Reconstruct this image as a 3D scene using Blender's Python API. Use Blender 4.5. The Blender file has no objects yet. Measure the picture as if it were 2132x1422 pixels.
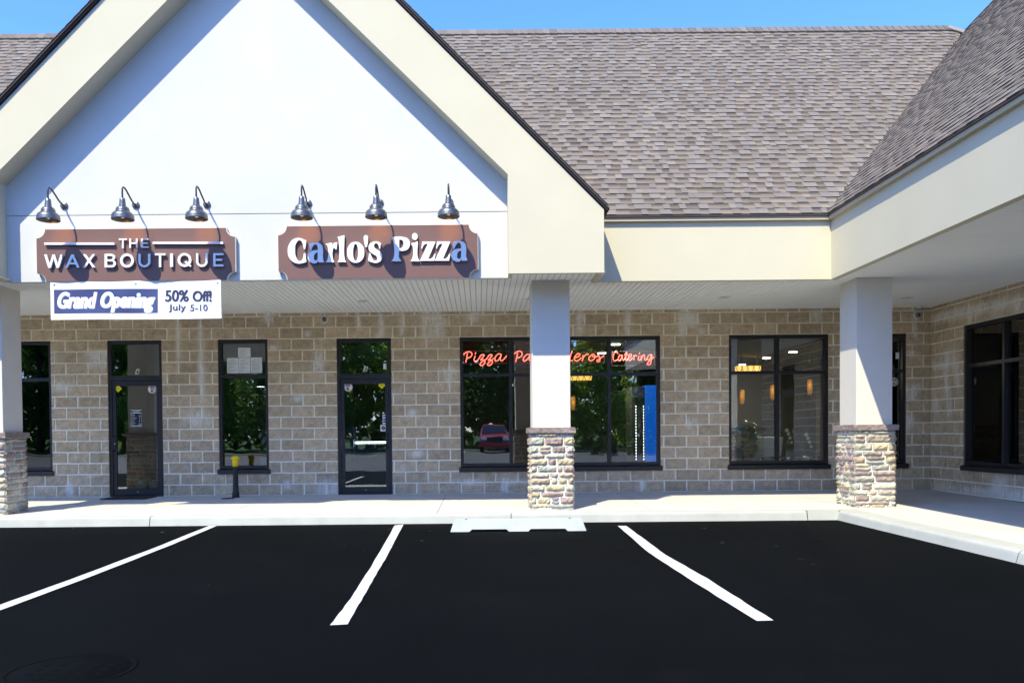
import bpy, bmesh, math, random
from mathutils import Vector, Matrix, noise

random.seed(7)
SC = bpy.context.scene
COL = SC.collection

# ---------------------------------------------------------------- camera
FPX, PW, PH = 1732.0, 2132.0, 1422.0          # focal length in photo pixels
CAM = Vector((0.0, -15.0, 1.0736))
TH, RHO = 0.0209, 0.009
_r0, _u0, _w = Vector((1, 0, 0)), Vector((0, math.sin(TH), math.cos(TH))), Vector((0, math.cos(TH), -math.sin(TH)))
_r = _r0 * math.cos(RHO) - _u0 * math.sin(RHO)
_u = _r0 * math.sin(RHO) + _u0 * math.cos(RHO)
CX, CY = 1000.326, 939.203
cd = bpy.data.cameras.new("camera")
cam = bpy.data.objects.new("camera", cd)
COL.objects.link(cam)
cam.matrix_world = Matrix(((_r.x, _u.x, -_w.x, CAM.x), (_r.y, _u.y, -_w.y, CAM.y), (_r.z, _u.z, -_w.z, CAM.z), (0, 0, 0, 1)))
cd.sensor_width = 36.0
cd.lens = 36.0 * FPX / PW
cd.shift_x = 0.030804
cd.shift_y = 0.107037
cd.clip_end = 2000
SC.camera = cam


def px(x, y, Y):
    """where the sight line through photo point (x, y) meets the vertical plane at depth Y"""
    d = _w + _r * ((x - CX) / FPX) + _u * ((CY - y) / FPX)
    return CAM + d * ((Y - CAM.y) / d.y)


def pz(x, y, Z):
    d = _w + _r * ((x - CX) / FPX) + _u * ((CY - y) / FPX)
    return CAM + d * ((Z - CAM.z) / d.z)


# ---------------------------------------------------------------- light
LDIR = Vector((0.53, 1.0, -1.5)).normalized()
EL = math.asin(-LDIR.z)
AZ = math.atan2(-LDIR.x, -LDIR.y)
world = bpy.data.worlds.new("World")
SC.world = world
world.use_nodes = True
nt = world.node_tree
bg = nt.nodes["Background"]
sky = nt.nodes.new("ShaderNodeTexSky")
sky.sky_type = 'NISHITA'
sky.sun_disc = False
sky.sun_elevation = EL
sky.sun_rotation = AZ % (2 * math.pi)
sky.air_density = 1.0
sky.dust_density = 0.6
sky.ozone_density = 10.0
sky.altitude = 500.0
bg.inputs["Strength"].default_value = 0.15
hs = nt.nodes.new("ShaderNodeHueSaturation")
hs.inputs["Saturation"].default_value = 1.10
nt.links.new(sky.outputs[0], hs.inputs["Color"])
tn = nt.nodes.new("ShaderNodeMix"); tn.data_type = 'RGBA'; tn.blend_type = 'MULTIPLY'
tn.inputs["Factor"].default_value = 1.0
tn.inputs["B"].default_value = (0.98, 0.88, 0.96, 1)
nt.links.new(hs.outputs[0], tn.inputs["A"])
nt.links.new(tn.outputs["Result"], bg.inputs[0])
sd = bpy.data.lights.new("sun", 'SUN')
sd.energy = 2.45
sd.angle = math.radians(0.5)
sd.color = (1.0, 0.925, 0.66)
sun = bpy.data.objects.new("sun", sd)
COL.objects.link(sun)
sun.location = (-8, -20, 25)
sun.rotation_euler = LDIR.to_track_quat('-Z', 'Y').to_euler()
SC.view_settings.view_transform = 'Standard'
SC.view_settings.look = 'None'
SC.view_settings.exposure = 1.65
SC.view_settings.gamma = 1.0
SC.view_settings.use_curve_mapping = False
SC.render.engine = 'CYCLES'
SC.cycles.max_bounces = 8
SC.cycles.diffuse_bounces = 4
SC.cycles.transparent_max_bounces = 12


# ---------------------------------------------------------------- helpers
def lin(r, g, b):
    return tuple(((c / 255.0) / 12.92 if c / 255.0 <= 0.04045 else ((c / 255.0 + 0.055) / 1.055) ** 2.4) for c in (r, g, b))


ORG = {}


class MB:
    def __init__(self):
        self.v, self.f, self.c, self.m, self.e, self.s = [], [], [], [], [], []

    def face(self, pts, col=None, m=0, eff=None, smooth=False):
        i = len(self.v)
        self.v += [tuple(p) for p in pts]
        self.f.append(tuple(range(i, i + len(pts))))
        n = len(pts)
        if col is None:
            cc = [(1, 1, 1)] * n
        elif isinstance(col[0], (int, float)):
            cc = [col] * n
        else:
            cc = list(col)
        self.c.append(cc)
        self.m.append(m)
        self.s.append(smooth)
        self.e.append([0.0] * n if eff is None else eff)

    def idx(self, verts, faces, col=None, m=0, smooth=False):
        i = len(self.v)
        self.v += [tuple(p) for p in verts]
        for q in faces:
            self.f.append(tuple(i + k for k in q))
            self.c.append([col or (1, 1, 1)] * len(q))
            self.m.append(m)
            self.e.append([0.0] * len(q))
            self.s.append(smooth)

    def box(self, x0, x1, y0, y1, z0, z1, col=None, m=0, M=None):
        p = [(x0, y0, z0), (x1, y0, z0), (x1, y1, z0), (x0, y1, z0), (x0, y0, z1), (x1, y0, z1), (x1, y1, z1), (x0, y1, z1)]
        if M:
            p = [M(*q) for q in p]
        self.idx(p, [(0, 3, 2, 1), (4, 5, 6, 7), (0, 1, 5, 4), (1, 2, 6, 5), (2, 3, 7, 6), (3, 0, 4, 7)], col, m)

    def cbox(self, x0, x1, y0, y1, z0, z1, b=0.01, col=None, m=0):
        """box with chamfered edges"""
        bm = bmesh.new()
        bmesh.ops.create_cube(bm, size=1)
        for v in bm.verts:
            v.co = Vector(((x0 + x1) / 2 + v.co.x * (x1 - x0), (y0 + y1) / 2 + v.co.y * (y1 - y0), (z0 + z1) / 2 + v.co.z * (z1 - z0)))
        bmesh.ops.bevel(bm, geom=list(bm.edges), offset=b, segments=2, affect='EDGES', profile=0.6)
        self.addbm(bm, col, m)

    def addbm(self, bm, col=None, m=0, smooth=False):
        bm.verts.index_update()
        self.idx([v.co for v in bm.verts], [[v.index for v in f.verts] for f in bm.faces], col, m, smooth)
        bm.free()

    def prism(self, out, M, d0, d1, col=None, m=0, cap=True):
        """outline (u, w) -> M(u, d, w)"""
        n = len(out)
        a = [M(u, d0, w) for u, w in out]
        b = [M(u, d1, w) for u, w in out]
        fs = [(i, (i + 1) % n, n + (i + 1) % n, n + i) for i in range(n)]
        if cap:
            fs += [tuple(range(n - 1, -1, -1)), tuple(range(n, 2 * n))]
        self.idx(a + b, fs, col, m)

    def tube(self, pts, r, seg=10, col=None, m=0, cap=True):
        pts = [Vector(p) for p in pts]
        rs = r if isinstance(r, (list, tuple)) else [r] * len(pts)
        rings = []
        t0 = (pts[1] - pts[0]).normalized()
        ref = Vector((0, 0, 1)) if abs(t0.z) < 0.9 else Vector((1, 0, 0))
        nrm = t0.cross(ref).normalized()
        for i, p in enumerate(pts):
            if i == 0:
                t = t0
            elif i == len(pts) - 1:
                t = (pts[i] - pts[i - 1]).normalized()
            else:
                t = (pts[i + 1] - pts[i - 1]).normalized()
            nrm = (nrm - t * nrm.dot(t)).normalized()
            bn = t.cross(nrm)
            rings.append([p + (nrm * math.cos(2 * math.pi * k / seg) + bn * math.sin(2 * math.pi * k / seg)) * rs[i] for k in range(seg)])
        vs = [q for rg in rings for q in rg]
        fs = []
        for i in range(len(rings) - 1):
            for k in range(seg):
                fs.append((i * seg + k, i * seg + (k + 1) % seg, (i + 1) * seg + (k + 1) % seg, (i + 1) * seg + k))
        if cap:
            fs += [tuple(range(seg - 1, -1, -1)), tuple(range((len(rings) - 1) * seg, len(rings) * seg))]
        self.idx(vs, fs, col, m, True)

    def lathe(self, prof, c, seg=28, col=None, m=0, axis='z', cap=True):
        c = Vector(c)
        vs, fs = [], []
        for r, h in prof:
            for k in range(seg):
                a = 2 * math.pi * k / seg
                q = Vector((r * math.cos(a), r * math.sin(a), h))
                if axis == 'y':
                    q = Vector((q.x, q.z, q.y))
                elif axis == 'x':
                    q = Vector((q.z, q.x, q.y))
                vs.append(c + q)
        for i in range(len(prof) - 1):
            for k in range(seg):
                fs.append((i * seg + k, i * seg + (k + 1) % seg, (i + 1) * seg + (k + 1) % seg, (i + 1) * seg + k))
        if cap:
            fs += [tuple(range(seg - 1, -1, -1)), tuple(range((len(prof) - 1) * seg, len(prof) * seg))]
        self.idx(vs, fs, col, m, True)

    def build(self, name, mats, parent=None, org=None, recalc=True, sharp=None, weld=True):
        if not isinstance(mats, (list, tuple)):
            mats = [mats]
        if parent is not None:
            o3 = ORG[parent]
        elif org is not None:
            o3 = Vector(org)
        else:
            xs = [v[0] for v in self.v]; ys = [v[1] for v in self.v]; zs = [v[2] for v in self.v]
            o3 = Vector(((min(xs) + max(xs)) / 2, (min(ys) + max(ys)) / 2, min(zs)))
        me = bpy.data.meshes.new(name)
        me.from_pydata([(v[0] - o3.x, v[1] - o3.y, v[2] - o3.z) for v in self.v], [], self.f)
        ca = me.color_attributes.new("Col", 'FLOAT_COLOR', 'CORNER')
        buf, eb = [], []
        for cc in self.c:
            for q in cc:
                buf += [q[0], q[1], q[2], 1.0]
        for q in self.e:
            eb += q
        ca.data.foreach_set("color", buf)
        if any(eb):
            ea = me.attributes.new("eff", 'FLOAT', 'CORNER')
            ea.data.foreach_set("value", eb)
        me.polygons.foreach_set("material_index", self.m)
        me.polygons.foreach_set("use_smooth", self.s)
        for k in mats:
            me.materials.append(k)
        if recalc:
            bm = bmesh.new()
            bm.from_mesh(me)
            if weld:
                bmesh.ops.remove_doubles(bm, verts=bm.verts, dist=1e-5)
            bmesh.ops.recalc_face_normals(bm, faces=bm.faces)
            if sharp is not None:
                for e in bm.edges:
                    if len(e.link_faces) == 2 and e.calc_face_angle(0) > sharp:
                        e.smooth = False
            bm.to_mesh(me)
            bm.free()
        me.update()
        ob = bpy.data.objects.new(name, me)
        COL.objects.link(ob)
        if parent is not None:
            ob.parent = parent
        else:
            ob.location = o3
        ORG[ob] = o3
        return ob


def empty(name, loc):
    o = bpy.data.objects.new(name, None)
    COL.objects.link(o)
    o.location = loc
    o.empty_display_size = 0.1
    ORG[o] = Vector(loc)
    return o


def tag(o, label, cat, group=None):
    o["label"] = label
    o["category"] = cat
    if group:
        o["group"] = group
    return o


def kind(o, k):
    o["kind"] = k
    return o


def copy_tree(o, parent=None):
    c = o.copy()
    COL.objects.link(c)
    if parent is not None:
        c.parent = parent
    for ch in [x for x in bpy.data.objects if x.parent == o]:
        copy_tree(ch, c)
    ORG[c] = ORG.get(o, Vector((0, 0, 0)))
    return c


FR = lambda u, d, w: (u, d, w)                      # front wall: u = X, d into the building = Y


def curve_mesh(splines, ext, bevel=0.0, res=6):
    """closed outlines [(x, y, corner)] filled and extruded -> mesh in x, y with depth z"""
    cu = bpy.data.curves.new("outline", 'CURVE')
    cu.dimensions = '2D'
    cu.fill_mode = 'BOTH'
    cu.extrude = ext
    cu.bevel_depth = bevel
    cu.resolution_u = res
    for sp in splines:
        s = cu.splines.new('BEZIER')
        s.bezier_points.add(len(sp) - 1)
        s.use_cyclic_u = True
        for b, q in zip(s.bezier_points, sp):
            b.co = (q[0], q[1], 0)
            h = 'VECTOR' if (len(q) > 2 and q[2]) else 'AUTO'
            b.handle_left_type = b.handle_right_type = h
    ob = bpy.data.objects.new("outline", cu)
    COL.objects.link(ob)
    dg = bpy.context.evaluated_depsgraph_get()
    me = bpy.data.meshes.new_from_object(ob.evaluated_get(dg))
    bpy.data.objects.remove(ob)
    bpy.data.curves.remove(cu)
    return me


def text_mesh(s, ext=0.0, offset=0.0, shear=0.0, spacing=1.0):
    cu = bpy.data.curves.new("lettering", 'FONT')
    cu.body = s
    cu.size = 1.0
    cu.extrude = ext
    cu.offset = offset
    cu.shear = shear
    cu.space_character = spacing
    cu.resolution_u = 5
    ob = bpy.data.objects.new("lettering", cu)
    COL.objects.link(ob)
    dg = bpy.context.evaluated_depsgraph_get()
    me = bpy.data.meshes.new_from_object(ob.evaluated_get(dg))
    bpy.data.objects.remove(ob)
    bpy.data.curves.remove(cu)
    return me


def add_fit(mb, me, quad, d0, d1, col=None, m=0, M=None):
    """fit a flat lettering mesh into four corners (tl, tr, bl) given as (u, w); depth z-min..z-max maps to d1..d0"""
    xs = [v.co.x for v in me.vertices]; ys = [v.co.y for v in me.vertices]; zs = [v.co.z for v in me.vertices]
    x0, x1, y0, y1, z0, z1 = min(xs), max(xs), min(ys), max(ys), min(zs), max(zs)
    tl, tr, bl = [Vector(q) for q in quad]
    M = M or FR
    vs = []
    for v in me.vertices:
        a = (v.co.x - x0) / (x1 - x0)
        b = (v.co.y - y0) / (y1 - y0)
        p = bl + (tr - tl) * a + (tl - bl) * b
        t = 0 if z1 - z0 < 1e-6 else (v.co.z - z0) / (z1 - z0)
        vs.append(M(p.x, d1 + (d0 - d1) * t, p.y))
    mb.idx(vs, [tuple(f.vertices) for f in me.polygons], col, m)
    bpy.data.meshes.remove(me)


def pq(x0, y0, x1, y1, Y, ox=0, oy=0, sc=1.0, tilt=0.0):
    """photo box -> (tl, tr, bl) in (X, Z) on plane Y"""
    f = lambda x, y: (lambda q: (q.x, q.z))(px(ox + x / sc, oy + y / sc, Y))
    return f(x0, y0), f(x1, y0), f(x0, y1)


# ---------------------------------------------------------------- materials
def mat(name, base=(0.5, 0.5, 0.5), rough=0.7, metal=0.0, spec=0.4, attr=False, var=0.0, vscale=3.0, bump=0.0, bscale=60.0,
        emit=None, estr=0.0, bump2=0.0, b2scale=8.0, eff=False, fine=0.0, fscale=200.0, coat=0.0, tint=None, sub=None):
    m = bpy.data.materials.new(name)
    m.use_nodes = True
    N, L = m.node_tree.nodes, m.node_tree.links
    P = N["Principled BSDF"]
    P.inputs["Roughness"].default_value = rough
    P.inputs["Metallic"].default_value = metal
    P.inputs["Specular IOR Level"].default_value = spec
    if coat:
        P.inputs["Coat Weight"].default_value = coat
    tc = N.new("ShaderNodeTexCoord")
    if attr:
        a = N.new("ShaderNodeVertexColor"); a.layer_name = "Col"
        src = a.outputs["Color"]
    else:
        a = N.new("ShaderNodeRGB"); a.outputs[0].default_value = (*base, 1)
        src = a.outputs[0]

    def nz(scale, det=4, rg=0.6):
        t = N.new("ShaderNodeTexNoise")
        t.inputs["Scale"].default_value = scale
        t.inputs["Detail"].default_value = det
        t.inputs["Roughness"].default_value = rg
        L.new(tc.outputs["Object"], t.inputs["Vector"])
        return t.outputs["Fac"]

    def mul(src, fac, amt):
        mr = N.new("ShaderNodeMapRange")
        mr.inputs["From Min"].default_value = 0.3
        mr.inputs["From Max"].default_value = 0.7
        mr.inputs["To Min"].default_value = 1 - amt
        mr.inputs["To Max"].default_value = 1 + amt
        L.new(fac, mr.inputs["Value"])
        mx = N.new("ShaderNodeMix"); mx.data_type = 'RGBA'; mx.blend_type = 'MULTIPLY'
        mx.inputs["Factor"].default_value = 1
        L.new(src, mx.inputs["A"])
        L.new(mr.outputs[0], mx.inputs["B"])
        return mx.outputs["Result"]
    if var:
        src = mul(src, nz(vscale), var)
    if fine:
        src = mul(src, nz(fscale, 2, 0.7), fine)
    if tint:                                            # patches of a second colour with a shape of their own
        colr, sc_, thr, amt = tint
        mr = N.new("ShaderNodeMapRange"); mr.clamp = True
        mr.inputs["From Min"].default_value = thr; mr.inputs["From Max"].default_value = thr + 0.12
        mr.inputs["To Max"].default_value = amt
        L.new(nz(sc_, 6, 0.65), mr.inputs["Value"])
        mx = N.new("ShaderNodeMix"); mx.data_type = 'RGBA'
        mx.inputs["B"].default_value = (*colr, 1)
        L.new(mr.outputs[0], mx.inputs["Factor"]); L.new(src, mx.inputs["A"])
        src = mx.outputs["Result"]
    if eff:                                             # white salt bloom on the blocks
        at = N.new("ShaderNodeAttribute"); at.attribute_name = "eff"
        ml = N.new("ShaderNodeMath"); ml.operation = 'MULTIPLY'; ml.use_clamp = True
        mr = N.new("ShaderNodeMapRange")
        mr.inputs["From Min"].default_value = 0.36; mr.inputs["From Max"].default_value = 0.54
        L.new(nz(80, 4, 0.75), mr.inputs["Value"])
        L.new(at.outputs["Fac"], ml.inputs[0]); L.new(mr.outputs[0], ml.inputs[1])
        mx = N.new("ShaderNodeMix"); mx.data_type = 'RGBA'
        mx.inputs["B"].default_value = (0.80, 0.78, 0.75, 1)
        L.new(ml.outputs[0], mx.inputs["Factor"]); L.new(src, mx.inputs["A"])
        src = mx.outputs["Result"]
    L.new(src, P.inputs["Base Color"])
    last = None
    for st, sc_, dist in ((bump2, b2scale, 0.02), (bump, bscale, 0.004)):
        if st:
            b = N.new("ShaderNodeBump")
            b.inputs["Strength"].default_value = st
            b.inputs["Distance"].default_value = dist
            L.new(nz(sc_, 5, 0.62), b.inputs["Height"])
            if last:
                L.new(last, b.inputs["Normal"])
            last = b.outputs["Normal"]
    if last:
        L.new(last, P.inputs["Normal"])
    if emit:
        P.inputs["Emission Color"].default_value = (*emit, 1)
        P.inputs["Emission Strength"].default_value = estr
    if sub:                                             # light passing through leaves
        tr = N.new("ShaderNodeBsdfTranslucent")
        L.new(src, tr.inputs["Color"])
        ms = N.new("ShaderNodeMixShader"); ms.inputs[0].default_value = sub
        L.new(P.outputs[0], ms.inputs[1]); L.new(tr.outputs[0], ms.inputs[2])
        L.new(ms.outputs[0], N["Material Output"].inputs["Surface"])
    return m


def glass_mat(name, tint, ior=2.0, rough=0.0):
    m = bpy.data.materials.new(name)
    m.use_nodes = True
    N, L = m.node_tree.nodes, m.node_tree.links
    N.remove(N["Principled BSDF"])
    t = N.new("ShaderNodeBsdfTransparent"); t.inputs[0].default_value = (*tint, 1)
    g = N.new("ShaderNodeBsdfGlossy"); g.inputs["Roughness"].default_value = rough
    g.inputs["Color"].default_value = (0.95, 0.98, 1, 1)
    fr = N.new("ShaderNodeFresnel"); fr.inputs["IOR"].default_value = ior
    tc = N.new("ShaderNodeTexCoord")
    nz = N.new("ShaderNodeTexNoise"); nz.inputs["Scale"].default_value = 1.6; nz.inputs["Detail"].default_value = 1
    L.new(tc.outputs["Object"], nz.inputs["Vector"])
    b = N.new("ShaderNodeBump"); b.inputs["Strength"].default_value = 0.05; b.inputs["Distance"].default_value = 0.02
    L.new(nz.outputs["Fac"], b.inputs["Height"])
    L.new(b.outputs[0], g.inputs["Normal"])
    mx = N.new("ShaderNodeMixShader")
    L.new(fr.outputs[0], mx.inputs[0]); L.new(t.outputs[0], mx.inputs[1]); L.new(g.outputs[0], mx.inputs[2])
    L.new(mx.outputs[0], N["Material Output"].inputs["Surface"])
    return m


M_BLOCK = mat("split_block", attr=True, rough=0.93, spec=0.2, var=0.14, vscale=9, fine=0.26, fscale=95, bump=1.0, bscale=75, eff=True)
M_MORTAR = mat("mortar", (0.86, 0.83, 0.71), 0.95, spec=0.1, var=0.1, vscale=14, bump=0.4, bscale=120)
M_WHITE = mat("white_stucco", (0.585, 0.585, 0.575), 0.92, spec=0.15, var=0.045, vscale=1.1, fine=0.02, fscale=150, bump=0.25, bscale=170)
M_CREAM = mat("cream_stucco", (0.575, 0.535, 0.415), 0.92, spec=0.15, var=0.025, vscale=1.1, fine=0.02, fscale=150, bump=0.25, bscale=170)
M_COLUMN = mat("column_stucco", (0.66, 0.625, 0.575), 0.92, spec=0.15, var=0.035, vscale=1.7, fine=0.025, fscale=150, bump=0.3, bscale=170)
M_SHINGLE = mat("roof_shingle", attr=True, rough=0.95, spec=0.15, fine=0.2, fscale=260, var=0.07, vscale=1.3, bump=0.5, bscale=300)
M_DRIP = mat("drip_edge", (0.055, 0.043, 0.042), 0.6, spec=0.3, var=0.1)
M_TAN = mat("eave_board", (0.50, 0.42, 0.30), 0.8, var=0.05)
M_SOFFIT = mat("soffit_vinyl", (0.90, 0.91, 0.90), 0.75, spec=0.25, var=0.02, vscale=1.2)
M_GROOVE = mat("soffit_groove", (0.42, 0.44, 0.44), 0.8)
M_BRONZE = mat("dark_bronze", (0.020, 0.018, 0.020), 0.42, spec=0.45, var=0.12, vscale=4)
M_GLASS = glass_mat("window_glass", (0.92, 0.95, 0.94), 2.25)
M_STONE = mat("veneer_stone", attr=True, rough=0.9, spec=0.2, var=0.16, vscale=16, fine=0.12, fscale=120, bump=1.0, bscale=70, bump2=0.5, b2scale=22)
M_SMORT = mat("stone_mortar", (0.66, 0.65, 0.64), 0.95, spec=0.1, var=0.08, vscale=20, bump=0.5, bscale=150)
M_CONC = mat("concrete", (0.50, 0.495, 0.475), 0.9, spec=0.2, var=0.05, vscale=1.4, fine=0.05, fscale=90, bump=0.3, bscale=140,
             tint=((0.38, 0.37, 0.345), 2.6, 0.55, 0.5))
M_CURB = mat("curb_concrete", (0.40, 0.41, 0.385), 0.9, spec=0.2, var=0.07, vscale=2.5, fine=0.05, fscale=90, bump=0.4, bscale=110,
             tint=((0.34, 0.34, 0.32), 3.5, 0.58, 0.45))
M_JOINT = mat("joint_filler", (0.16, 0.155, 0.15), 0.95)
M_ASPH = mat("sealed_asphalt", (0.0026, 0.0033, 0.0041), 0.85, spec=0.03, var=0.16, vscale=0.8, fine=0.3, fscale=130, bump=0.8, bscale=170,
             tint=((0.0042, 0.0046, 0.0052), 1.1, 0.56, 0.6))
M_OLD = mat("worn_asphalt", (0.10, 0.105, 0.115), 0.85, spec=0.25, var=0.15, vscale=0.3, fine=0.1, bump=0.5, bscale=120)
M_PAINT = mat("line_paint", (0.52, 0.53, 0.54), 0.7, spec=0.3, var=0.03, vscale=5, bump=0.5, bscale=130, tint=((0.30, 0.30, 0.31), 14, 0.57, 0.5))
M_STOP = mat("wheel_stop_concrete", (0.44, 0.47, 0.49), 0.85, spec=0.25, var=0.07, vscale=6, bump=0.3, bscale=90, tint=((0.40, 0.43, 0.45), 7, 0.57, 0.5))
M_GRASS = mat("grass", (0.045, 0.085, 0.02), 0.95, spec=0.1, var=0.4, vscale=0.4, fine=0.4, fscale=30)
M_SIGN = mat("maroon_panel", (0.168, 0.090, 0.079), 0.55, spec=0.35, var=0.03, vscale=4, fine=0.05, fscale=200)
M_EDGE = mat("sign_edge", (0.72, 0.70, 0.62), 0.5)
M_LETTER = mat("white_acrylic", (0.84, 0.84, 0.85), 0.4, spec=0.4)
M_VINYL = mat("banner_vinyl", (0.82, 0.82, 0.83), 0.5, spec=0.35)
M_BLUE = mat("banner_blue", (0.050, 0.062, 0.175), 0.42, spec=0.45, var=0.08, vscale=4)
M_PALE = mat("banner_pale_blue", (0.60, 0.63, 0.74), 0.5)
M_NAVY = mat("navy_ink", (0.025, 0.03, 0.09), 0.5)
M_STEEL = mat("galvanised_steel", (0.17, 0.175, 0.185), 0.36, metal=0.9, var=0.12, vscale=8)
M_DSTEEL = mat("dark_steel", (0.06, 0.06, 0.065), 0.4, metal=0.7)
M_INNER = mat("shade_enamel", (0.35, 0.34, 0.33), 0.5)
M_BLACK = mat("black_plastic", (0.014, 0.014, 0.016), 0.5, var=0.1)
M_YELLOW = mat("yellow_plastic", (0.92, 0.64, 0.0), 0.42, spec=0.45, var=0.05)
M_MAT = mat("rubber_mat", (0.018, 0.014, 0.014), 0.95, bump=0.8, bscale=200)
M_IRON = mat("cast_iron", (0.03, 0.026, 0.025), 0.7, bump=0.5, bscale=120)
M_WPLAS = mat("white_plastic", (0.74, 0.74, 0.73), 0.45, spec=0.45)
M_NEON = mat("red_neon", (0.8, 0.05, 0.03), 0.4, emit=(1.0, 0.10, 0.07), estr=2.6)
M_ACRYL = glass_mat("clear_acrylic", (0.93, 0.95, 0.95), 1.3)
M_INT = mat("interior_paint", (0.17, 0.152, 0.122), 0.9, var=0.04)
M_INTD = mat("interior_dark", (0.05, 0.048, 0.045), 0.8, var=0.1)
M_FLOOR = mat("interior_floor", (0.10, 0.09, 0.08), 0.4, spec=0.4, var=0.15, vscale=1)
M_WARM = mat("warm_lamp", (0.9, 0.6, 0.2), 0.5, emit=(1.0, 0.50, 0.09), estr=0.6)
M_WARMD = mat("amber_shade", (0.5, 0.25, 0.05), 0.5, emit=(1.0, 0.40, 0.05), estr=0.10)
M_LED = mat("white_led", (0.9, 0.9, 0.95), 0.5, emit=(0.92, 0.96, 1.0), estr=3.0)
M_BLUEP = mat("cooler_blue_glow", (0.008, 0.10, 0.46), 0.35, spec=0.5, emit=(0.0, 0.12, 0.62), estr=0.22)  # faint glow put into the blue, though the panel is no lamp
M_SHELF = mat("shelf_metal", (0.45, 0.46, 0.48), 0.4, metal=0.6)
M_PAPER = mat("paper", (0.72, 0.74, 0.76), 0.8)
M_INK = mat("grey_ink", (0.22, 0.23, 0.25), 0.8)
M_MAROON = mat("maroon_ink", (0.22, 0.012, 0.035), 0.6)
M_SYEL = mat("sticker_yellow", (0.86, 0.74, 0.0), 0.5)
M_CREAMP = mat("cream_plate", (0.66, 0.70, 0.50), 0.5)
M_LEAF = mat("leaf", attr=True, rough=0.55, spec=0.3, sub=0.6)
M_BARK = mat("bark", (0.09, 0.065, 0.045), 0.95, var=0.25, vscale=5, bump=0.8, bscale=30)
M_PLANT = mat("houseplant_leaf", attr=True, rough=0.4, spec=0.4, sub=0.25)
M_POT = mat("white_ceramic", (0.62, 0.66, 0.70), 0.3, spec=0.5)
M_TEAL = mat("teal_fabric", (0.03, 0.19, 0.27), 0.8)
M_CLOTH = mat("table_linen", (0.62, 0.64, 0.66), 0.8)
M_CARRED = mat("red_car_paint", (0.42, 0.02, 0.03), 0.3, spec=0.5, coat=0.8)
M_CARGL = mat("car_glass", (0.02, 0.025, 0.03), 0.05, spec=0.8)
M_TYRE = mat("tyre_rubber", (0.015, 0.015, 0.015), 0.85)
M_CHROME = mat("chrome", (0.7, 0.7, 0.72), 0.15, metal=1.0)
M_HEADL = mat("headlight_lens", (0.8, 0.8, 0.82), 0.1, spec=0.8)

# ---------------------------------------------------------------- ground
GZ = -0.17
g = MB(); g.face([(-500, -500, GZ - 0.03), (500, -500, GZ - 0.03), (500, 500, GZ - 0.03), (-500, 500, GZ - 0.03)])
kind(g.build("ground", M_GRASS), "structure")
g = MB(); g.face([(-70, -13.5, GZ), (70, -13.5, GZ), (70, -3.3, GZ), (-70, -3.3, GZ)])
kind(g.build("asphalt", M_ASPH), "structure")
g = MB(); g.face([(-70, -38, GZ - 0.004), (70, -38, GZ - 0.004), (70, -13.4, GZ - 0.004), (-70, -13.4, GZ - 0.004)])
g.face([(-70, -46, GZ - 0.004), (70, -46, GZ - 0.004), (70, -41, GZ - 0.004), (-70, -41, GZ - 0.004)])
kind(g.build("access_road", M_OLD), "structure")


def walk_z(y):
    return 0.012 * y


CFY, CWX = -3.40, 5.0            # curb edge of the front walk and of the wing walk
wk = MB()
g_ = 0.004
xs = [-13, -9.75, -6.72, -3.68, -0.62, 2.42, 5.30]


def slab(mb, x0, x1, y0, y1, m=0):
    x0 += g_; x1 -= g_; y0 += g_; y1 -= g_
    top = [(x0, y0, walk_z(y0)), (x1, y0, walk_z(y0)), (x1, y1, walk_z(y1)), (x0, y1, walk_z(y1))]
    bot = [(p[0], p[1], GZ - 0.02) for p in top]
    mb.idx(bot + top, [(0, 3, 2, 1), (4, 5, 6, 7), (0, 1, 5, 4), (1, 2, 6, 5), (2, 3, 7, 6), (3, 0, 4, 7)], None, m)


for a, b in zip(xs[:-1], xs[1:]):
    slab(wk, a, b, CFY + 0.16, 0.0)
ys = [-14.3, -11.5, -8.6, -5.7, -2.66, 0.0]
for a, b in zip(ys[:-1], ys[1:]):
    slab(wk, 5.30, 8.12, a, b)
wk.box(-13, 5.3, CFY + 0.1, -0.01, GZ - 0.02, -0.075, None, 1)
wk.box(5.2, 8.1, -14.3, -0.01, GZ - 0.02, -0.19, None, 1)
wk.idx([(5.2, -14.2, walk_z(-14.2) - 0.03), (8.1, -14.2, walk_z(-14.2) - 0.03), (8.1, -0.02, -0.03), (5.2, -0.02, -0.03)], [(0, 1, 2, 3)], None, 1)
kind(wk.build("sidewalk", [M_CONC, M_JOINT]), "structure")


def curb_run(mb, p0, p1, nrm, zt):
    """rounded curb from p0 to p1 (edge line on top), nrm points to the road"""
    p0, p1, nrm = Vector((*p0, 0)), Vector((*p1, 0)), Vector((*nrm, 0))
    n = max(2, int((p1 - p0).length / 0.12))
    prof = [(-0.156, zt), (-0.03, zt), (-0.008, zt - 0.006), (0.008, zt - 0.02), (0.016, zt - 0.04), (0.045, GZ - 0.02)]
    rings = []
    for i in range(n + 1):
        p = p0.lerp(p1, i / n)
        j = noise.noise(Vector((p.x * 7, p.y * 7, 3))) * 0.006
        j2 = noise.noise(Vector((p.x * 23, p.y * 23, 9))) * 0.006
        rings.append([p + nrm * (o + (j if k > 1 else 0) + (j2 if k == 5 else 0)) + Vector((0, 0, z)) for k, (o, z) in enumerate(prof)])
    vs = [q for r in rings for q in r]
    K = len(prof)
    fs = [(i * K + k, (i + 1) * K + k, (i + 1) * K + k + 1, i * K + k + 1) for i in range(n) for k in range(K - 1)]
    fs += [tuple(range(K)), tuple(range(n * K + K - 1, n * K - 1, -1))]
    mb.idx(vs, fs, None, 0, False)


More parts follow.
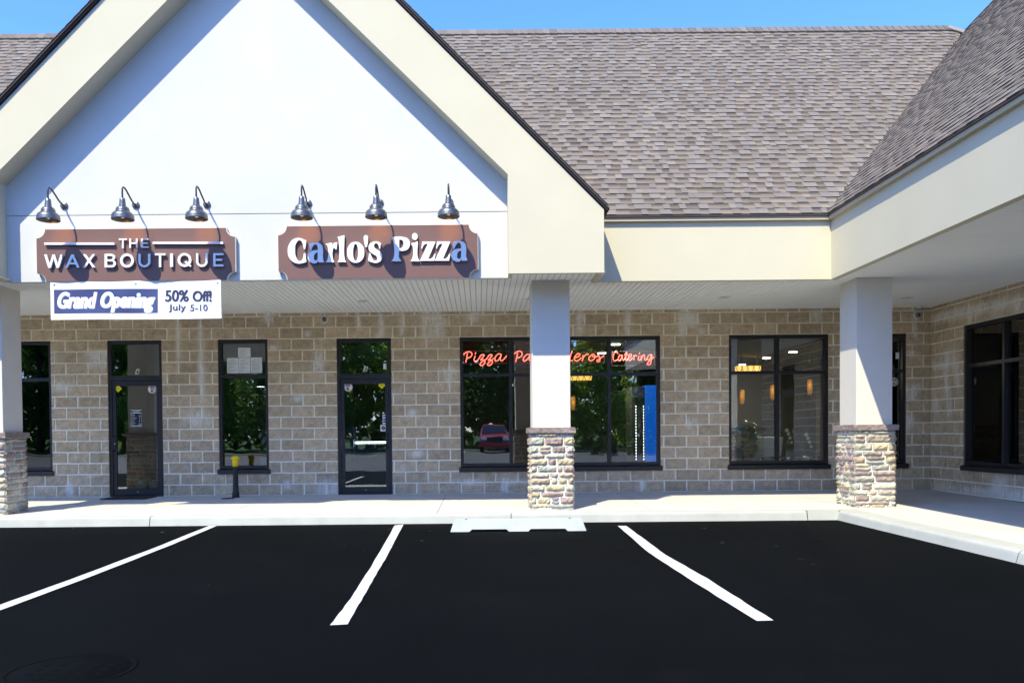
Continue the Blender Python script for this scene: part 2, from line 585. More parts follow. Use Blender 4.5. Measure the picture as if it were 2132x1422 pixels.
cb = MB()
zt = walk_z(CFY) + 0.002
cj = [-13.0, -9.0, -4.62, 0.42, 4.55]
for a, b in zip(cj[:-1], cj[1:]):
    curb_run(cb, (a + 0.006, CFY), (b - 0.006, CFY), (0, -1), zt)
# the inside corner, then the wing run
cb.idx([(4.556, CFY + 0.156, zt), (4.556, CFY, zt), (CWX, CFY, zt), (CWX + 0.29, CFY, zt), (CWX + 0.29, CFY + 0.156, zt),
        (4.556, CFY - 0.045, GZ - 0.02), (CWX - 0.045, CFY - 0.045, GZ - 0.02)],
       [(0, 1, 2, 3, 4), (1, 5, 6, 2)])
yj = [CFY, -7.3, -10.6, -14.3]
for a, b in zip(yj[:-1], yj[1:]):
    za, zb = walk_z(a), walk_z(b)
    n = 24
    rings = []
    prof = [(0.294, 0.002), (0.03, 0.002), (0.008, -0.004), (-0.008, -0.02), (-0.016, -0.04), (-0.045, None)]
    for i in range(n + 1):
        y = a - 0.004 + (b - a + 0.008) * i / n
        j = noise.noise(Vector((3, y * 9, 1))) * 0.008
        rings.append([Vector((CWX + o + (j if k > 1 else 0), y, (GZ - 0.02) if z is None else walk_z(max(y, -4.6)) + z)) for k, (o, z) in enumerate(prof)])
    vs = [q for r in rings for q in r]
    K = len(prof)
    cb.idx(vs, [(i * K + k, (i + 1) * K + k, (i + 1) * K + k + 1, i * K + k + 1) for i in range(n) for k in range(K - 1)])
for x in cj[1:]:
    cb.box(x - 0.006, x + 0.006, CFY + 0.012, CFY + 0.12, GZ - 0.02, zt - 0.012, None, 1)
kind(cb.build("curb", [M_CURB, M_JOINT]), "structure")


def paint_line(pts_l, pts_r):
    """stall stripe between two traced edges"""
    mb = MB()
    n = 26
    L_, R_ = [], []

    def samp(pts, t):
        k = t * (len(pts) - 1)
        i = min(int(k), len(pts) - 2)
        return pts[i].lerp(pts[i + 1], k - i)
    for i in range(n + 1):
        t = i / n
        a, b = samp(pts_l, t), samp(pts_r, t)
        L_.append((a.x + random.uniform(-.004, .004), a.y, GZ + 0.004))
        R_.append((b.x + random.uniform(-.004, .004), b.y, GZ + 0.004))
    for i in range(n):
        mb.face([L_[i], L_[i + 1], R_[i + 1], R_[i]])
    return kind(mb.build("road_marking", M_PAINT, recalc=False), "structure")


V2 = lambda x, y: Vector((x, y, 0))
paint_line([V2(-3.77, -3.5), V2(-3.66, -5.6), V2(-3.60, -7.6), V2(-3.585, -9.6)], [V2(-3.66, -3.5), V2(-3.55, -5.6), V2(-3.485, -7.6), V2(-3.475, -9.6)])
paint_line([pz(*q, GZ) for q in ((822, 1094), (775, 1176), (736, 1238), (688, 1302))], [pz(*q, GZ) for q in ((840, 1092), (802, 1164), (768, 1222), (724, 1300))])
paint_line([pz(*q, GZ) for q in ((1286, 1095), (1349, 1149), (1420, 1196), (1575, 1293))], [pz(*q, GZ) for q in ((1304, 1095), (1384, 1154), (1475, 1206), (1610, 1292))])
for i in range(12):
    x = -17.5 + 2.74 * i
    mb = MB(); mb.face([(x, -32.6, GZ), (x + .1, -32.6, GZ), (x + .1, -37.8, GZ), (x, -37.8, GZ)])
    kind(mb.build("road_marking", M_PAINT, recalc=False), "structure")

# manhole cover in the asphalt
c0 = Vector((-2.2, -10.57, GZ))
mb = MB()
mb.lathe([(0.335, -0.02), (0.335, 0.002), (0.31, 0.0025), (0.306, -0.006), (0.300, -0.006), (0.296, 0.002), (0.02, 0.0022)], c0, 48)
for k in range(5):
    for j in range(5):
        x, y = -0.18 + 0.09 * k, -0.18 + 0.09 * j
        if x * x + y * y < 0.05:
            mb.box(c0.x + x - .02, c0.x + x + .02, c0.y + y - .02, c0.y + y + .02, GZ + 0.001, GZ + 0.0032)
mh = mb.build("manhole_cover", mat("sealed_iron", (0.0027, 0.0034, 0.0041), 0.88, spec=0.03, bump=0.5, bscale=120))
tag(mh, "round dark manhole cover set flush in the black asphalt", "manhole cover")

# leaf litter specks
mb = MB()
for _ in range(55):
    x, y = random.uniform(-6, 5), -3.5 - abs(random.gauss(0, 1.9))
    if y < -11 or (x > 4.7):
        continue
    a = random.uniform(0, 6.28); s = random.uniform(0.008, 0.026)
    q = [Vector((math.cos(a + k * 1.57) * s * (1.6 if k % 2 else 0.8), math.sin(a + k * 1.57) * s * (1.6 if k % 2 else 0.8), random.uniform(0.004, 0.012))) + Vector((x, y, GZ)) for k in range(4)]
    mb.face(q, random.choice([(0.035, 0.022, 0.012), (0.02, 0.013, 0.008), (0.045, 0.04, 0.03), (0.02, 0.02, 0.018)]))
kind(mb.build("leaf_litter", mat("dry_leaf", attr=True, rough=0.9), recalc=False), "stuff")

# wheel stop
mb = MB()
WY = -4.36
x0, x1 = -0.392, 1.338
h = 0.15
front = [(x0, 0), (x0 + 0.24, 0), (x0 + 0.275, 0.03), (0.34 - 0.02, 0.03), (0.355, 0), (0.60, 0), (0.632, 0.03), (1.09 - .02, 0.03), (1.10, 0), (x1, 0), (x1 - 0.045, h - 0.015), (x1 - 0.06, h), (x0 + 0.06, h), (x0 + 0.045, h - 0.015)]
for fy, by, sc_ in ((0, 0, 0),):
    n = len(front)
    f0 = [Vector((u, WY - 0.085 + 0.04 * (w / h), GZ + w)) for u, w in front]
    b0 = [Vector((u, WY + 0.085 - 0.04 * (w / h), GZ + w)) for u, w in front]
    mb.idx(f0 + b0, [(i, (i + 1) % n, n + (i + 1) % n, n + i) for i in range(n)] + [tuple(range(n - 1, -1, -1)), tuple(range(n, 2 * n))])
for x in (x0 + 0.2, x1 - 0.2):
    mb.lathe([(0.014, 0.13), (0.014, h + 0.004), (0.004, h + 0.008)], (x, WY, GZ), 10, None, 1)
ws = mb.build("wheel_stop", [M_STOP, M_IRON])
tag(ws, "pale concrete wheel stop with two notches in front of the stone column", "wheel stop")

# ---------------------------------------------------------------- the building
B = empty("strip_mall", (0.4, 0, 0))
tag(B, "tan block strip mall with cream gable, shingle roof and stone footed columns", "shop building")
ZS = 3.27                                                   # soffit height
CH, BL = 0.2007, 0.4064                                     # block course and length
XL, XR = -13.0, 8.12
WY0 = -14.0
OPEN = {"w0": (-8.66, -7.72, 0.40, 2.81), "d4": (-6.70, -5.722, -0.02, 2.81), "w1": (-4.71, -3.815, 0.40, 2.81), "d3": (-2.572, -1.592, -0.02, 2.81),
        "w2": (-0.355, 3.25, 0.40, 2.81), "w3": (4.485, 6.28, 0.40, 2.81), "w4": (6.705, 7.68, 0.40, 2.81)}
WOPEN = {"ww": (1.01, 4.66, 0.40, 2.81), "ww2": (6.3, 7.3, -0.02, 2.81)}      # along the wing wall, u = -Y

STREAK = []          # (x, z, half width, half height, strength)
for x, ya, yb, w in ((370, 655, 740, 4), (418, 690, 815, 5.5), (745, 650, 682, 4), (793, 650, 692, 5), (836, 650, 692, 5), (888, 645, 700, 10), (912, 645, 708, 12),
                     (985, 648, 668, 12), (1207, 648, 692, 7), (1307, 648, 697, 6), (1421, 650, 702, 6), (1435, 650, 678, 16), (1120, 648, 690, 8), (560, 650, 672, 10), (640, 690, 700, 6),
                     (1905, 648, 700, 5), (1700, 648, 668, 9), (240, 650, 668, 9)):
    a, b = px(x, ya, 0), px(x, yb, 0)
    STREAK.append((a.x, (a.z + b.z) / 2, w / 115.5, (a.z - b.z) / 2, 1.0))
for x, y, w, h_ in ((203, 752, 20, 14), (206, 735, 26, 5), (130, 806, 18, 8), (412, 872, 24, 12), (663, 752, 10, 22), (934, 772, 20, 6), (934, 790, 6, 12), (682, 1016, 22, 14), (978, 1003, 28, 5),
                    (1050, 1010, 7, 14), (1075, 1003, 20, 5), (570, 724, 12, 4), (790, 705, 6, 14), (1898, 808, 20, 6), (1900, 822, 9, 10), (1897, 735, 14, 5), (1335, 1010, 8, 10), (145, 1020, 7, 12), (1460, 690, 9, 5),
                    (620, 830, 12, 6), (1440, 880, 12, 8), (870, 945, 14, 6), (860, 860, 10, 7), (1890, 878, 14, 14), (600, 1010, 10, 8)):
    a = px(x, y, 0)
    STREAK.append((a.x, a.z, w / 115.5, h_ / 115.5, 0.75))
WSTREAK = [(2.2, 0.06, 1.5, 0.05, 1.0), (2.0, 0.17, 0.2, 0.14, 0.7), (1.5, 3.02, 1.2, 0.07, 0.9), (0.5, 3.05, 0.5, 0.06, 0.8), (0.55, 2.35, 0.1, 0.1, .8), (0.35, 2.2, 0.25, 0.05, .9), (0.75, 2.3, 0.08, 0.22, .6), (0.5, 1.9, 0.08, 0.2, .7), (0.6, 1.5, 0.06, 0.2, .7),
           (0.85, 2.0, 0.06, 0.2, .6), (1.2, 2.95, 0.05, 0.15, .8), (2.4, 2.93, 0.05, 0.15, .8), (2.9, 2.95, 0.4, 0.08, .8), (0.15, 1.5, 0.1, .1, .5), (3.3, 0.1, 0.8, 0.08, 0.9)]


def eff_at(u, z, lst):
    e = 0.0
    for x, zc, w, hh, s in lst:
        dx = (u - x) / w
        if abs(dx) > 2.2:
            continue
        dz = (z - zc) / hh
        if abs(dz) > 1.9:
            continue
        e += s * math.exp(-dx * dx * 0.9) * math.exp(-(abs(dz) ** 3) * 0.55)
    return min(1.0, e)


BCOL = [(0.520, 0.405, 0.275), (0.500, 0.390, 0.264), (0.536, 0.420, 0.290), (0.488, 0.380, 0.262), (0.525, 0.415, 0.292)]


def block_wall(u0, u1, z1, opens, M, thick, streaks, phase, seed, blk_u1):
    rnd = random.Random(seed)
    mb = MB()
    ops = list(opens.values())
    # mortar core with real openings
    us = sorted(set([u0, u1] + [a for o in ops for a in o[:2]]))
    zs = sorted(set([-0.02, z1] + [a for o in ops for a in o[2:]]))
    inside = lambda a, b: u0 <= a <= u1 and -0.02 <= b <= z1 and not any(o[0] < a < o[1] and o[2] < b < o[3] for o in ops)
    for i in range(len(us) - 1):
        for k in range(len(zs) - 1):
            a0, a1, c0_, c1_ = us[i], us[i + 1], zs[k], zs[k + 1]
            if a1 - a0 < 1e-6 or c1_ - c0_ < 1e-6:
                continue
            am, cm = (a0 + a1) / 2, (c0_ + c1_) / 2
            if not inside(am, cm):
                continue
            mb.face([M(a0, 0.006, c0_), M(a1, 0.006, c0_), M(a1, 0.006, c1_), M(a0, 0.006, c1_)], None, 1)
            mb.face([M(a0, thick, c0_), M(a0, thick, c1_), M(a1, thick, c1_), M(a1, thick, c0_)], None, 1)
            for (p, q, t) in (((a0, c0_), (a0, c1_), (a0 - 1e-3, cm)), ((a1, c0_), (a1, c1_), (a1 + 1e-3, cm)), ((a0, c0_), (a1, c0_), (am, c0_ - 1e-3)), ((a0, c1_), (a1, c1_), (am, c1_ + 1e-3))):
                if not inside(*t):
                    mb.face([M(p[0], 0.006, p[1]), M(q[0], 0.006, q[1]), M(q[0], thick, q[1]), M(p[0], thick, p[1])], (0.25, 0.2, 0.15), 0)
    # the split-faced blocks
    row = 0
    z = 0.0
    while z < z1 - 0.02:
        zt_ = min(z + CH, z1 + 0.05)
        segs = [(u0, min(u1, blk_u1))]
        for o in ops:
            if o[2] < (z + zt_) / 2 < o[3]:
                ns = []
                for a, b in segs:
                    if o[1] <= a or o[0] >= b:
                        ns.append((a, b))
                    else:
                        if o[0] > a: ns.append((a, o[0]))
                        if o[1] < b: ns.append((o[1], b))
                segs = ns
        off = phase + (0 if row % 2 == 0 else BL / 2)
        for a, b in segs:
            k = math.floor((a - off) / BL) + 1
            cuts = [a]
            while off + k * BL < b:
                c = off + k * BL + rnd.uniform(-.006, .006)
                if c - cuts[-1] > 0.03 and b - c > 0.03:
                    cuts.append(c)
                k += 1
            cuts.append(b)
            for p, q in zip(cuts[:-1], cuts[1:]):
                jt = lambda edge: 0.0 if edge else rnd.uniform(0.0105, 0.0155)
                l, r = p + jt(p == a and a != u0), q - jt(q == b)
                bt, tp = z + rnd.uniform(.0088, .0128), zt_ - rnd.uniform(.0088, .0128)
                k1, k2 = max(2, int((r - l) / 0.034)), 6
                ul = [l] + [l + 0.0035 + (r - l - 0.007) * t_ / k1 for t_ in range(k1 + 1)] + [r]
                zl = [bt] + [bt + 0.0035 + (tp - bt - 0.007) * t_ / k2 for t_ in range(k2 + 1)] + [tp]
                nu, nz_ = len(ul) - 1, len(zl) - 1
                col = rnd.choice(BCOL)
                k_ = rnd.uniform(0.86, 1.12)
                col = tuple(c * k_ for c in col)
                base_d = rnd.uniform(-0.005, 0.001)
                grid, gc, ge = [], [], []
                for j in range(nz_ + 1):
                    for i in range(nu + 1):
                        edge = (i in (0, nu)) or (j in (0, nz_))
                        rim = (i in (0, 1, nu - 1, nu)) or (j in (0, 1, nz_ - 1, nz_))
                        uu, zz = ul[i], zl[j]
                        if rim:
                            n1 = noise.noise(Vector((uu * 31 + seed, zz * 31, 7.7))) + 0.6 * noise.noise(Vector((uu * 90 + seed, zz * 90, 2.2)))
                            if i in (0, 1, nu - 1, nu): uu += 0.0035 * n1
                            if j in (0, 1, nz_ - 1, nz_): zz += 0.003 * n1
                        if edge:
                            d = 0.0075
                        else:
                            d = base_d - 0.004 + 0.010 * noise.noise(Vector((uu * 17 + seed, zz * 19, 1.3))) + rnd.uniform(-.003, .003)
                            if rim:
                                d = min(d, 0.002)
                        grid.append(M(uu, d, min(zz, z1)))
                        cf = 1 + 0.16 * noise.noise(Vector((uu * 9, zz * 9, seed))) + rnd.uniform(-.09, .09)
                        gc.append(tuple(c * cf for c in col))
                        e = 1.5 * eff_at(uu, zz, streaks) * min(1.3, max(0.15, 0.85 + 1.3 * noise.noise(Vector((uu * 26, zz * 3.5, seed)))))
                        e += max(0.0, noise.noise(Vector((uu * 1.7 + 11, zz * 2.3, seed * 3.1))) - 0.42) * 0.9
                        ge.append(min(1.0, e))
                W_ = nu + 1
                for j in range(nz_):
                    for i in range(nu):
                        ids = (j * W_ + i, j * W_ + i + 1, (j + 1) * W_ + i + 1, (j + 1) * W_ + i)
                        mb.face([grid[t] for t in ids], [gc[t] for t in ids], 0, [ge[t] for t in ids], False)
        z = zt_
        row += 1
    return mb


WG = lambda u, d, w: (XR + d, -u, w)
block_wall(XL, XR + 0.2, 3.4, OPEN, FR, 0.2, STREAK, -8.065 % BL, 5, XR).build("block_wall", [M_BLOCK, M_MORTAR], B, recalc=False)
block_wall(0.0, -WY0, 3.4, WOPEN, WG, 0.2, WSTREAK, 0.13, 9, 99).build("block_wall", [M_BLOCK, M_MORTAR], B, recalc=False)


# windows and doors
def window(o, M, vm, hm, name_label=None, sill=True):
    u0, u1, z0, z1 = o
    f = MB()
    zb = z0 + 0.085 if sill else z0
    d0, d1 = 0.03, 0.13
    f.box(u0 + .002, u0 + 0.052, d0, d1, zb, z1 - .002, M=M)
    f.box(u1 - 0.052, u1 - .002, d0, d1, zb, z1 - .002, M=M)
    f.box(u0 + .05, u1 - .05, d0 + .002, d1 - .002, z1 - 0.062, z1 - .004, M=M)
    f.box(u0 + .05, u1 - .05, d0 + .002, d1 - .002, zb + 0.001, zb + 0.055, M=M)
    for v in vm:
        f.box(v - 0.03, v + 0.03, d0 + .004, d1 - .004, zb + .05, z1 - .06, M=M)
    for h_ in hm:
        f.box(u0 + .05, u1 - .05, d0 + .007, d1 - .007, h_ - 0.028, h_ + 0.028, M=M)
    fo = f.build("window", M_BRONZE, B)
    p = MB()
    us = [u0 + .045] + vm + [u1 - .045]
    hs = [zb + .04] + hm + [z1 - .05]
    for a, b in zip(us[:-1], us[1:]):
        for c, d in zip(hs[:-1], hs[1:]):
            t = random.uniform(-.0012, .0012); t2 = random.uniform(-.0012, .0012)
            q = [(a + .006, .09 + t, c + .006), (b - .006, .09 + t2, c + .006), (b - .006, .09 - t, d - .006), (a + .006, .09 - t2, d - .006)]
            p.idx([M(*k) for k in q] + [M(k[0], k[1] + .006, k[2]) for k in q],
                  [(3, 2, 1, 0), (4, 5, 6, 7), (0, 1, 5, 4), (1, 2, 6, 5), (2, 3, 7, 6), (3, 0, 4, 7)])
    p.build("pane", M_GLASS, fo)
    if sill:
        s = MB()
        prof = [(-0.035, z0 - 0.012), (-0.035, z0 + 0.062), (-0.02, z0 + 0.072), (0.14, z0 + 0.084), (0.14, z0 - 0.012)]
        L0, R0 = u0 - 0.03, u1 + 0.03
        a = [M(L0, d, w) for d, w in prof]; b = [M(R0, d, w) for d, w in prof]
        n = len(prof)
        # inside the opening only between the jambs
        s.idx(a + b, [(i, (i + 1) % n, n + (i + 1) % n, n + i) for i in range(n)] + [tuple(range(n)), tuple(range(2 * n - 1, n - 1, -1))])
        s.build("sill", M_BRONZE, fo)
    return fo


window(OPEN["w0"], FR, [], [2.12])
window(OPEN["w1"], FR, [], [2.147])
window(OPEN["w2"], FR, [0.557, 1.447, 2.337], [2.131])
window(OPEN["w3"], FR, [5.375], [2.133])
window(OPEN["w4"], FR, [], [2.147])
window(WOPEN["ww"], WG, [2.02, 3.03, 3.9], [2.133])


def door(o, M, pull_left):
    u0, u1, z0, z1 = o
    z0 = 0.0
    f = MB()
    d0, d1 = 0.03, 0.135
    f.box(u0 + .002, u0 + .055, d0, d1, z0 + .001, z1 - .002, M=M)
    f.box(u1 - .055, u1 - .002, d0, d1, z0 + .001, z1 - .002, M=M)
    f.box(u0 + .053, u1 - .053, d0 + .002, d1 - .002, z1 - .065, z1 - .004, M=M)
    f.box(u0 + .053, u1 - .053, d0 + .002, d1 - .002, 2.085, 2.175, M=M)
    f.box(u0 + .053, u1 - .053, d0 - .02, d1 + .03, 0.0015, 0.016, M=M)
    fo = f.build("door", M_BRONZE, B)
    lf = MB()
    a, b = u0 + .060, u1 - .060
    e0, e1 = 0.045, 0.09
    lf.box(a, a + .06, e0, e1, .022, 2.08, M=M)
    lf.box(b - .06, b, e0, e1, .022, 2.08, M=M)
    lf.box(a + .058, b - .058, e0 + .002, e1 - .002, 1.995, 2.078, M=M)
    lf.box(a + .058, b - .058, e0 + .002, e1 - .002, .023, .135, M=M)
    lf.box((a + b) / 2 - .02, (a + b) / 2 + .02, e0 - .002, e0 + .004, .075, .085, (1, 1, 1), 1, M=M)
    leaf = lf.build("door_leaf", [M_BRONZE, M_SHELF], fo)
    p = MB()
    p.box(a + .055, b - .055, 0.064, 0.070, .13, 2.0, M=M)
    p.box(u0 + .05, u1 - .05, 0.080, 0.086, 2.17, z1 - .06, M=M)
    p.build("pane", M_GLASS, fo)
    h_ = MB()
    hx = a + .03 if pull_left else b - .03
    h_.tube([M(hx, 0.05, .82), M(hx, 0.005, .83), M(hx, -0.012, .86), M(hx, -0.012, 1.06), M(hx, 0.005, 1.09), M(hx, 0.05, 1.10)], 0.011, 8)
    h_.lathe([(0.014, 0), (0.014, .01), (.004, .012)], M(hx, 0.034, .95), 10, None, 1, 'y')
    h_.build("handle", [M_BLACK, M_CHROME], fo)
    pb = MB()
    pb.box(a + .055, b - .055, 0.10, 0.125, 1.015, 1.04, M=M)
    pb.box(a + .055, a + .075, 0.075, 0.10, 1.0, 1.05, M=M)
    pb.box(b - .075, b - .055, 0.075, 0.10, 1.0, 1.05, M=M)
    pb.build("push_bar", M_DSTEEL, fo)
    return fo


door(OPEN["d4"], FR, True)
door(OPEN["d3"], FR, False)
door(WOPEN["ww2"], WG, False)

# gable: white wall and cream frame
GX = -3.088
FY, WYF = -3.68, -3.33
ins = [(0.403, 3.24), (0.403, 4.575), (GX, 7.99), (-6.58, 4.575), (-6.58, 3.24)]
out = [(1.70, 3.24), (1.70, 4.094), (GX, 8.93), (-7.876, 4.094), (-7.876, 3.24)]


def ring_prism(mb, o, i, y0, y1, m=0):
    """open ring between two polylines (outer, inner) of equal length"""
    n = len(o)
    O0 = [(u, y0, w) for u, w in o]; I0 = [(u, y0, w) for u, w in i]
    O1 = [(u, y1, w) for u, w in o]; I1 = [(u, y1, w) for u, w in i]
    for k in range(n - 1):
        mb.face([O0[k], I0[k], I0[k + 1], O0[k + 1]], None, m)
        mb.face([O1[k + 1], I1[k + 1], I1[k], O1[k]], None, m)
        mb.face([O0[k + 1], O1[k + 1], O1[k], O0[k]], None, m)
        mb.face([I0[k], I1[k], I1[k + 1], I0[k + 1]], None, m)
    for k in (0, n - 1):
        mb.face([O0[k], O1[k], I1[k], I0[k]], None, m)


gf = MB()
o2 = [(1.70, 3.31)] + out[1:4] + [(-7.876, 3.31)]
i2 = [(0.403, 3.31)] + ins[1:4] + [(-6.58, 3.31)]
ring_prism(gf, o2, i2, FY, -3.30)
for a, b in ((0.403, 1.70), (-7.876, -6.58)):                 # thin front lip under each leg, open behind it
    gf.box(a, b, FY, FY + 0.07, 3.24, 3.31)
gf.box(0.403, 0.46, FY + 0.07, -3.32, 3.24, 3.31)
gf.box(-6.637, -6.58, FY + 0.07, -3.32, 3.24, 3.31)
gf.box(1.63, 1.70, FY + 0.07, -2.90, 3.24, 3.31)
gf.box(1.60, 1.70, -3.30, -2.90, 3.31, 4.10)
gf.box(-7.876, -7.80, FY + 0.07, -2.90, 3.24, 3.31)
gf.box(-7.876, -7.78, -3.30, -2.90, 3.31, 4.10)
gf.build("gable_frame", M_CREAM, B)

gw = MB()
zj = 4.167
gw.box(-6.60, 0.42, WYF, WYF + 0.10, 3.247, zj - 0.006)
up = [(0.42, zj + 0.006), (0.42, 4.56), (GX, 8.02), (-6.60, 4.56), (-6.60, zj + 0.006)]
gw.prism(up, FR, WYF, WYF + 0.10)
gw.box(-6.60, 0.42, WYF + 0.012, WYF + 0.09, zj - 0.006, zj + 0.006, None, 1)
gw.build("gable_wall", [M_WHITE, mat("reveal_joint", (0.45, 0.43, 0.36), 0.9)], B)


# ---------------------------------------------------------------- roofs
EZ = 4.18
EYR = -3.03
T = 1.027
RA = 4.76                                                   # plan distance eave to ridge
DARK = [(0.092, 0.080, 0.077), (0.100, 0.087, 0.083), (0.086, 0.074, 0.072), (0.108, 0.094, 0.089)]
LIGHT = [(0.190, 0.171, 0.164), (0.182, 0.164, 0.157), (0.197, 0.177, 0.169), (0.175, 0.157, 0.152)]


def shingles(mb, O, U, V, Nn, vmax, uL, uR, seed, e=0.1445, drop=0.0):
    """laminated shingle courses; uL(v), uR(v) bound each course along the eave direction U"""
    rnd = random.Random(seed)
    P = lambda u, v, h_: O + U * u + V * v + Nn * h_
    nC = int(vmax / e) + 1
    for k in range(nC):
        v0, v1 = k * e, min((k + 1) * e + 0.004, vmax)
        if v1 - v0 < 0.02:
            continue
        a = min(uL(v0), uL(v1)); b = max(uR(v0), uR(v1))
        u = a - rnd.uniform(0, 0.25)
        high = rnd.random() < 0.5
        wob = rnd.uniform(-.003, .003)
        while u < b:
            w = rnd.uniform(0.08, 0.18) if high else rnd.uniform(0.08, 0.20)
            u1 = u + w
            x0, x1 = max(u, uL(v0)), min(u1, uR(v0))
            y0, y1 = max(u, uL(v1)), min(u1, uR(v1))
            if x1 - x0 > 0.004 or y1 - y0 > 0.004:
                x1 = max(x1, x0); y1 = max(y1, y0)
                sl = rnd.uniform(-0.012, 0.012) if high else 0
                hb = (0.0125 if high else 0.006) + rnd.uniform(-.001, .0015)
                ht = 0.0015
                A, Bq, C, D = P(x0, v0 + wob, hb), P(x1 + sl * 0, v0 + wob, hb), P(y1, v1, ht), P(y0, v1, ht)
                dk = (0.05, 0.045, 0.047)
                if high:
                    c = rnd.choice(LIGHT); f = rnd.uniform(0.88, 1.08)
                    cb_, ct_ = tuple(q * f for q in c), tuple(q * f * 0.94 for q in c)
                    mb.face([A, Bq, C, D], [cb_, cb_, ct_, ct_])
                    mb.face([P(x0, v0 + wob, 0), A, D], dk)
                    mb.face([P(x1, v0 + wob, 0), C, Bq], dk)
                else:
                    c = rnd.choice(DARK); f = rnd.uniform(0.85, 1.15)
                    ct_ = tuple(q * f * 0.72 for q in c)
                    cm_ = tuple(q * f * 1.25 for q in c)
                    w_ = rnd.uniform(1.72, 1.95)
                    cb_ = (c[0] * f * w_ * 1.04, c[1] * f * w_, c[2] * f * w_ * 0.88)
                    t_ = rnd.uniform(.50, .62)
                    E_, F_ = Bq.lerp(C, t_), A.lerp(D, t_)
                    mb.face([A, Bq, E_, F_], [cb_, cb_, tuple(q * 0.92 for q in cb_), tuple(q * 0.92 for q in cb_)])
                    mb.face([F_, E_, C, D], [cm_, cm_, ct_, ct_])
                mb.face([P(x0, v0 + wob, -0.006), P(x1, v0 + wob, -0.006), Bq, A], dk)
            u = u1
            high = not high if rnd.random() < 0.85 else high


SL = math.sqrt(1 + T * T)
Vm = Vector((0, 1, T)) / SL
Nm = Vector((0, -T, 1)) / SL
ridge_end = px(1980, 66, EYR + RA).x
ra = MB()
vL = RA * SL
a_v = 4.50                                                  # plan distance where the valley stops below the hip cap


def main_R(v):
    a = v / SL
    if a <= a_v:
        return 5.0 + a
    return 5.0 + a_v + (ridge_end - 5.0 - a_v) * (a - a_v) / (RA - a_v)


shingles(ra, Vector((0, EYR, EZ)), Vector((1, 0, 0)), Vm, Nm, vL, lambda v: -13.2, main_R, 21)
P0 = Vector((0, EYR, EZ))
dk = (0.06, 0.05, 0.05)
pt = lambda x, a, h_=0.0: Vector((x, EYR + a, EZ + T * a)) + Nm * h_
ra.face([pt(-13.2, 0, -.004), pt(5.0, 0, -.004), pt(5.0 + a_v, a_v, -.004), pt(ridge_end, RA, -.004), pt(-13.2, RA, -.004)], dk)
# ridge cap courses
x = -13.2
while x < ridge_end - 0.05:
    x2 = min(x + 0.145, ridge_end)
    c = random.choice(LIGHT); f = random.uniform(.75, 1.0); c = tuple(q * f for q in c)
    for s in (-1, 1):
        r0 = Vector((0, EYR + RA, EZ + T * RA + 0.035))
        e_ = Vector((0, s * 0.15, -0.15 * T))
        ra.face([r0 + Vector((x, 0, 0.012)), r0 + Vector((x2, 0, 0)), r0 + Vector((x2, 0, 0)) + e_, r0 + Vector((x, 0, 0.012)) + e_], c)
        ra.face([r0 + Vector((x, 0, .012)) + e_, r0 + Vector((x2, 0, 0)) + e_, r0 + Vector((x2, 0, -.02)) + e_, r0 + Vector((x, 0, -.02)) + e_], (0.05, .045, .045))
    x = x2
# small hip cap that drops from the ridge end to the wing roof
hp0 = Vector((ridge_end - 0.02, EYR + RA, EZ + T * RA + 0.04))
hp1 = Vector((5.0 + a_v + 0.16, EYR + a_v + 0.06, EZ + T * a_v + 0.10))
for t0, t1 in ((0, .45), (.45, 1)):
    q0, q1 = hp0.lerp(hp1, t0), hp0.lerp(hp1, t1)
    side = Vector((-0.11, -0.10, -0.09))
    ra.face([q0 + Vector((0, 0, .006)), q1, q1 + side, q0 + side + Vector((0, 0, .006))], (0.24, 0.22, 0.215))
    ra.face([q0 + side, q1 + side, q1 + side + Vector((0, -.004, -.025)), q0 + side + Vector((0, -.004, -.025))], (0.05, .045, .045))
    ra.face([q0, q1, q1 + Vector((0.12, 0.25, -.3)), q0 + Vector((0.12, 0.25, -.3))], (0.2, 0.18, 0.18))
# back slope so the roof is a solid shape
ra.face([(-13.2, EYR + RA, EZ + T * RA), (ridge_end, EYR + RA, EZ + T * RA), (ridge_end, EYR + 2 * RA, EZ), (-13.2, EYR + 2 * RA, EZ)], (0.18, .16, .155))
ra.build("main_roof", M_SHINGLE, B, recalc=False)

rw = MB()
Vw = Vector((1, 0, T)) / SL
Nw = Vector((-T, 0, 1)) / SL
RY = EYR + a_v + 0.10                                        # rear rake of the wing roof
WRA = 5.6
# U runs towards the camera (-Y); u = -(Y - EYR)
uLw = lambda v: -min(v / SL, RY - EYR)
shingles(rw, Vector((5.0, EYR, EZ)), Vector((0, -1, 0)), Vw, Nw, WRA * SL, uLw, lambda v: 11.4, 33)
wp = lambda y, a, h_=0.0: Vector((5.0 + a, y, EZ + T * a)) + Nw * h_
am = RY - EYR
rw.face([wp(EYR, 0, -.004), wp(RY, am, -.004), wp(RY, WRA, -.004), wp(-14.43, WRA, -.004), wp(-14.43, 0, -.004)], dk)
rw.face([wp(RY, am, 0.012), wp(RY, WRA, 0.012), wp(RY, WRA, -.12), wp(RY, am, -.12)], (0.04, .035, .035))
rw.face([wp(RY, WRA), wp(-14.43, WRA), (5.0 + 2 * WRA, -14.43, EZ), (5.0 + 2 * WRA, RY, EZ)], (0.18, .16, .155))
rw.face([wp(RY - .02, am, 0.014), wp(RY - .02, WRA, 0.014), wp(RY + .02, WRA, 0.014), wp(RY + .02, am, 0.014)], (0.16, .14, .14))
rw.build("wing_roof", M_SHINGLE, B, recalc=False)

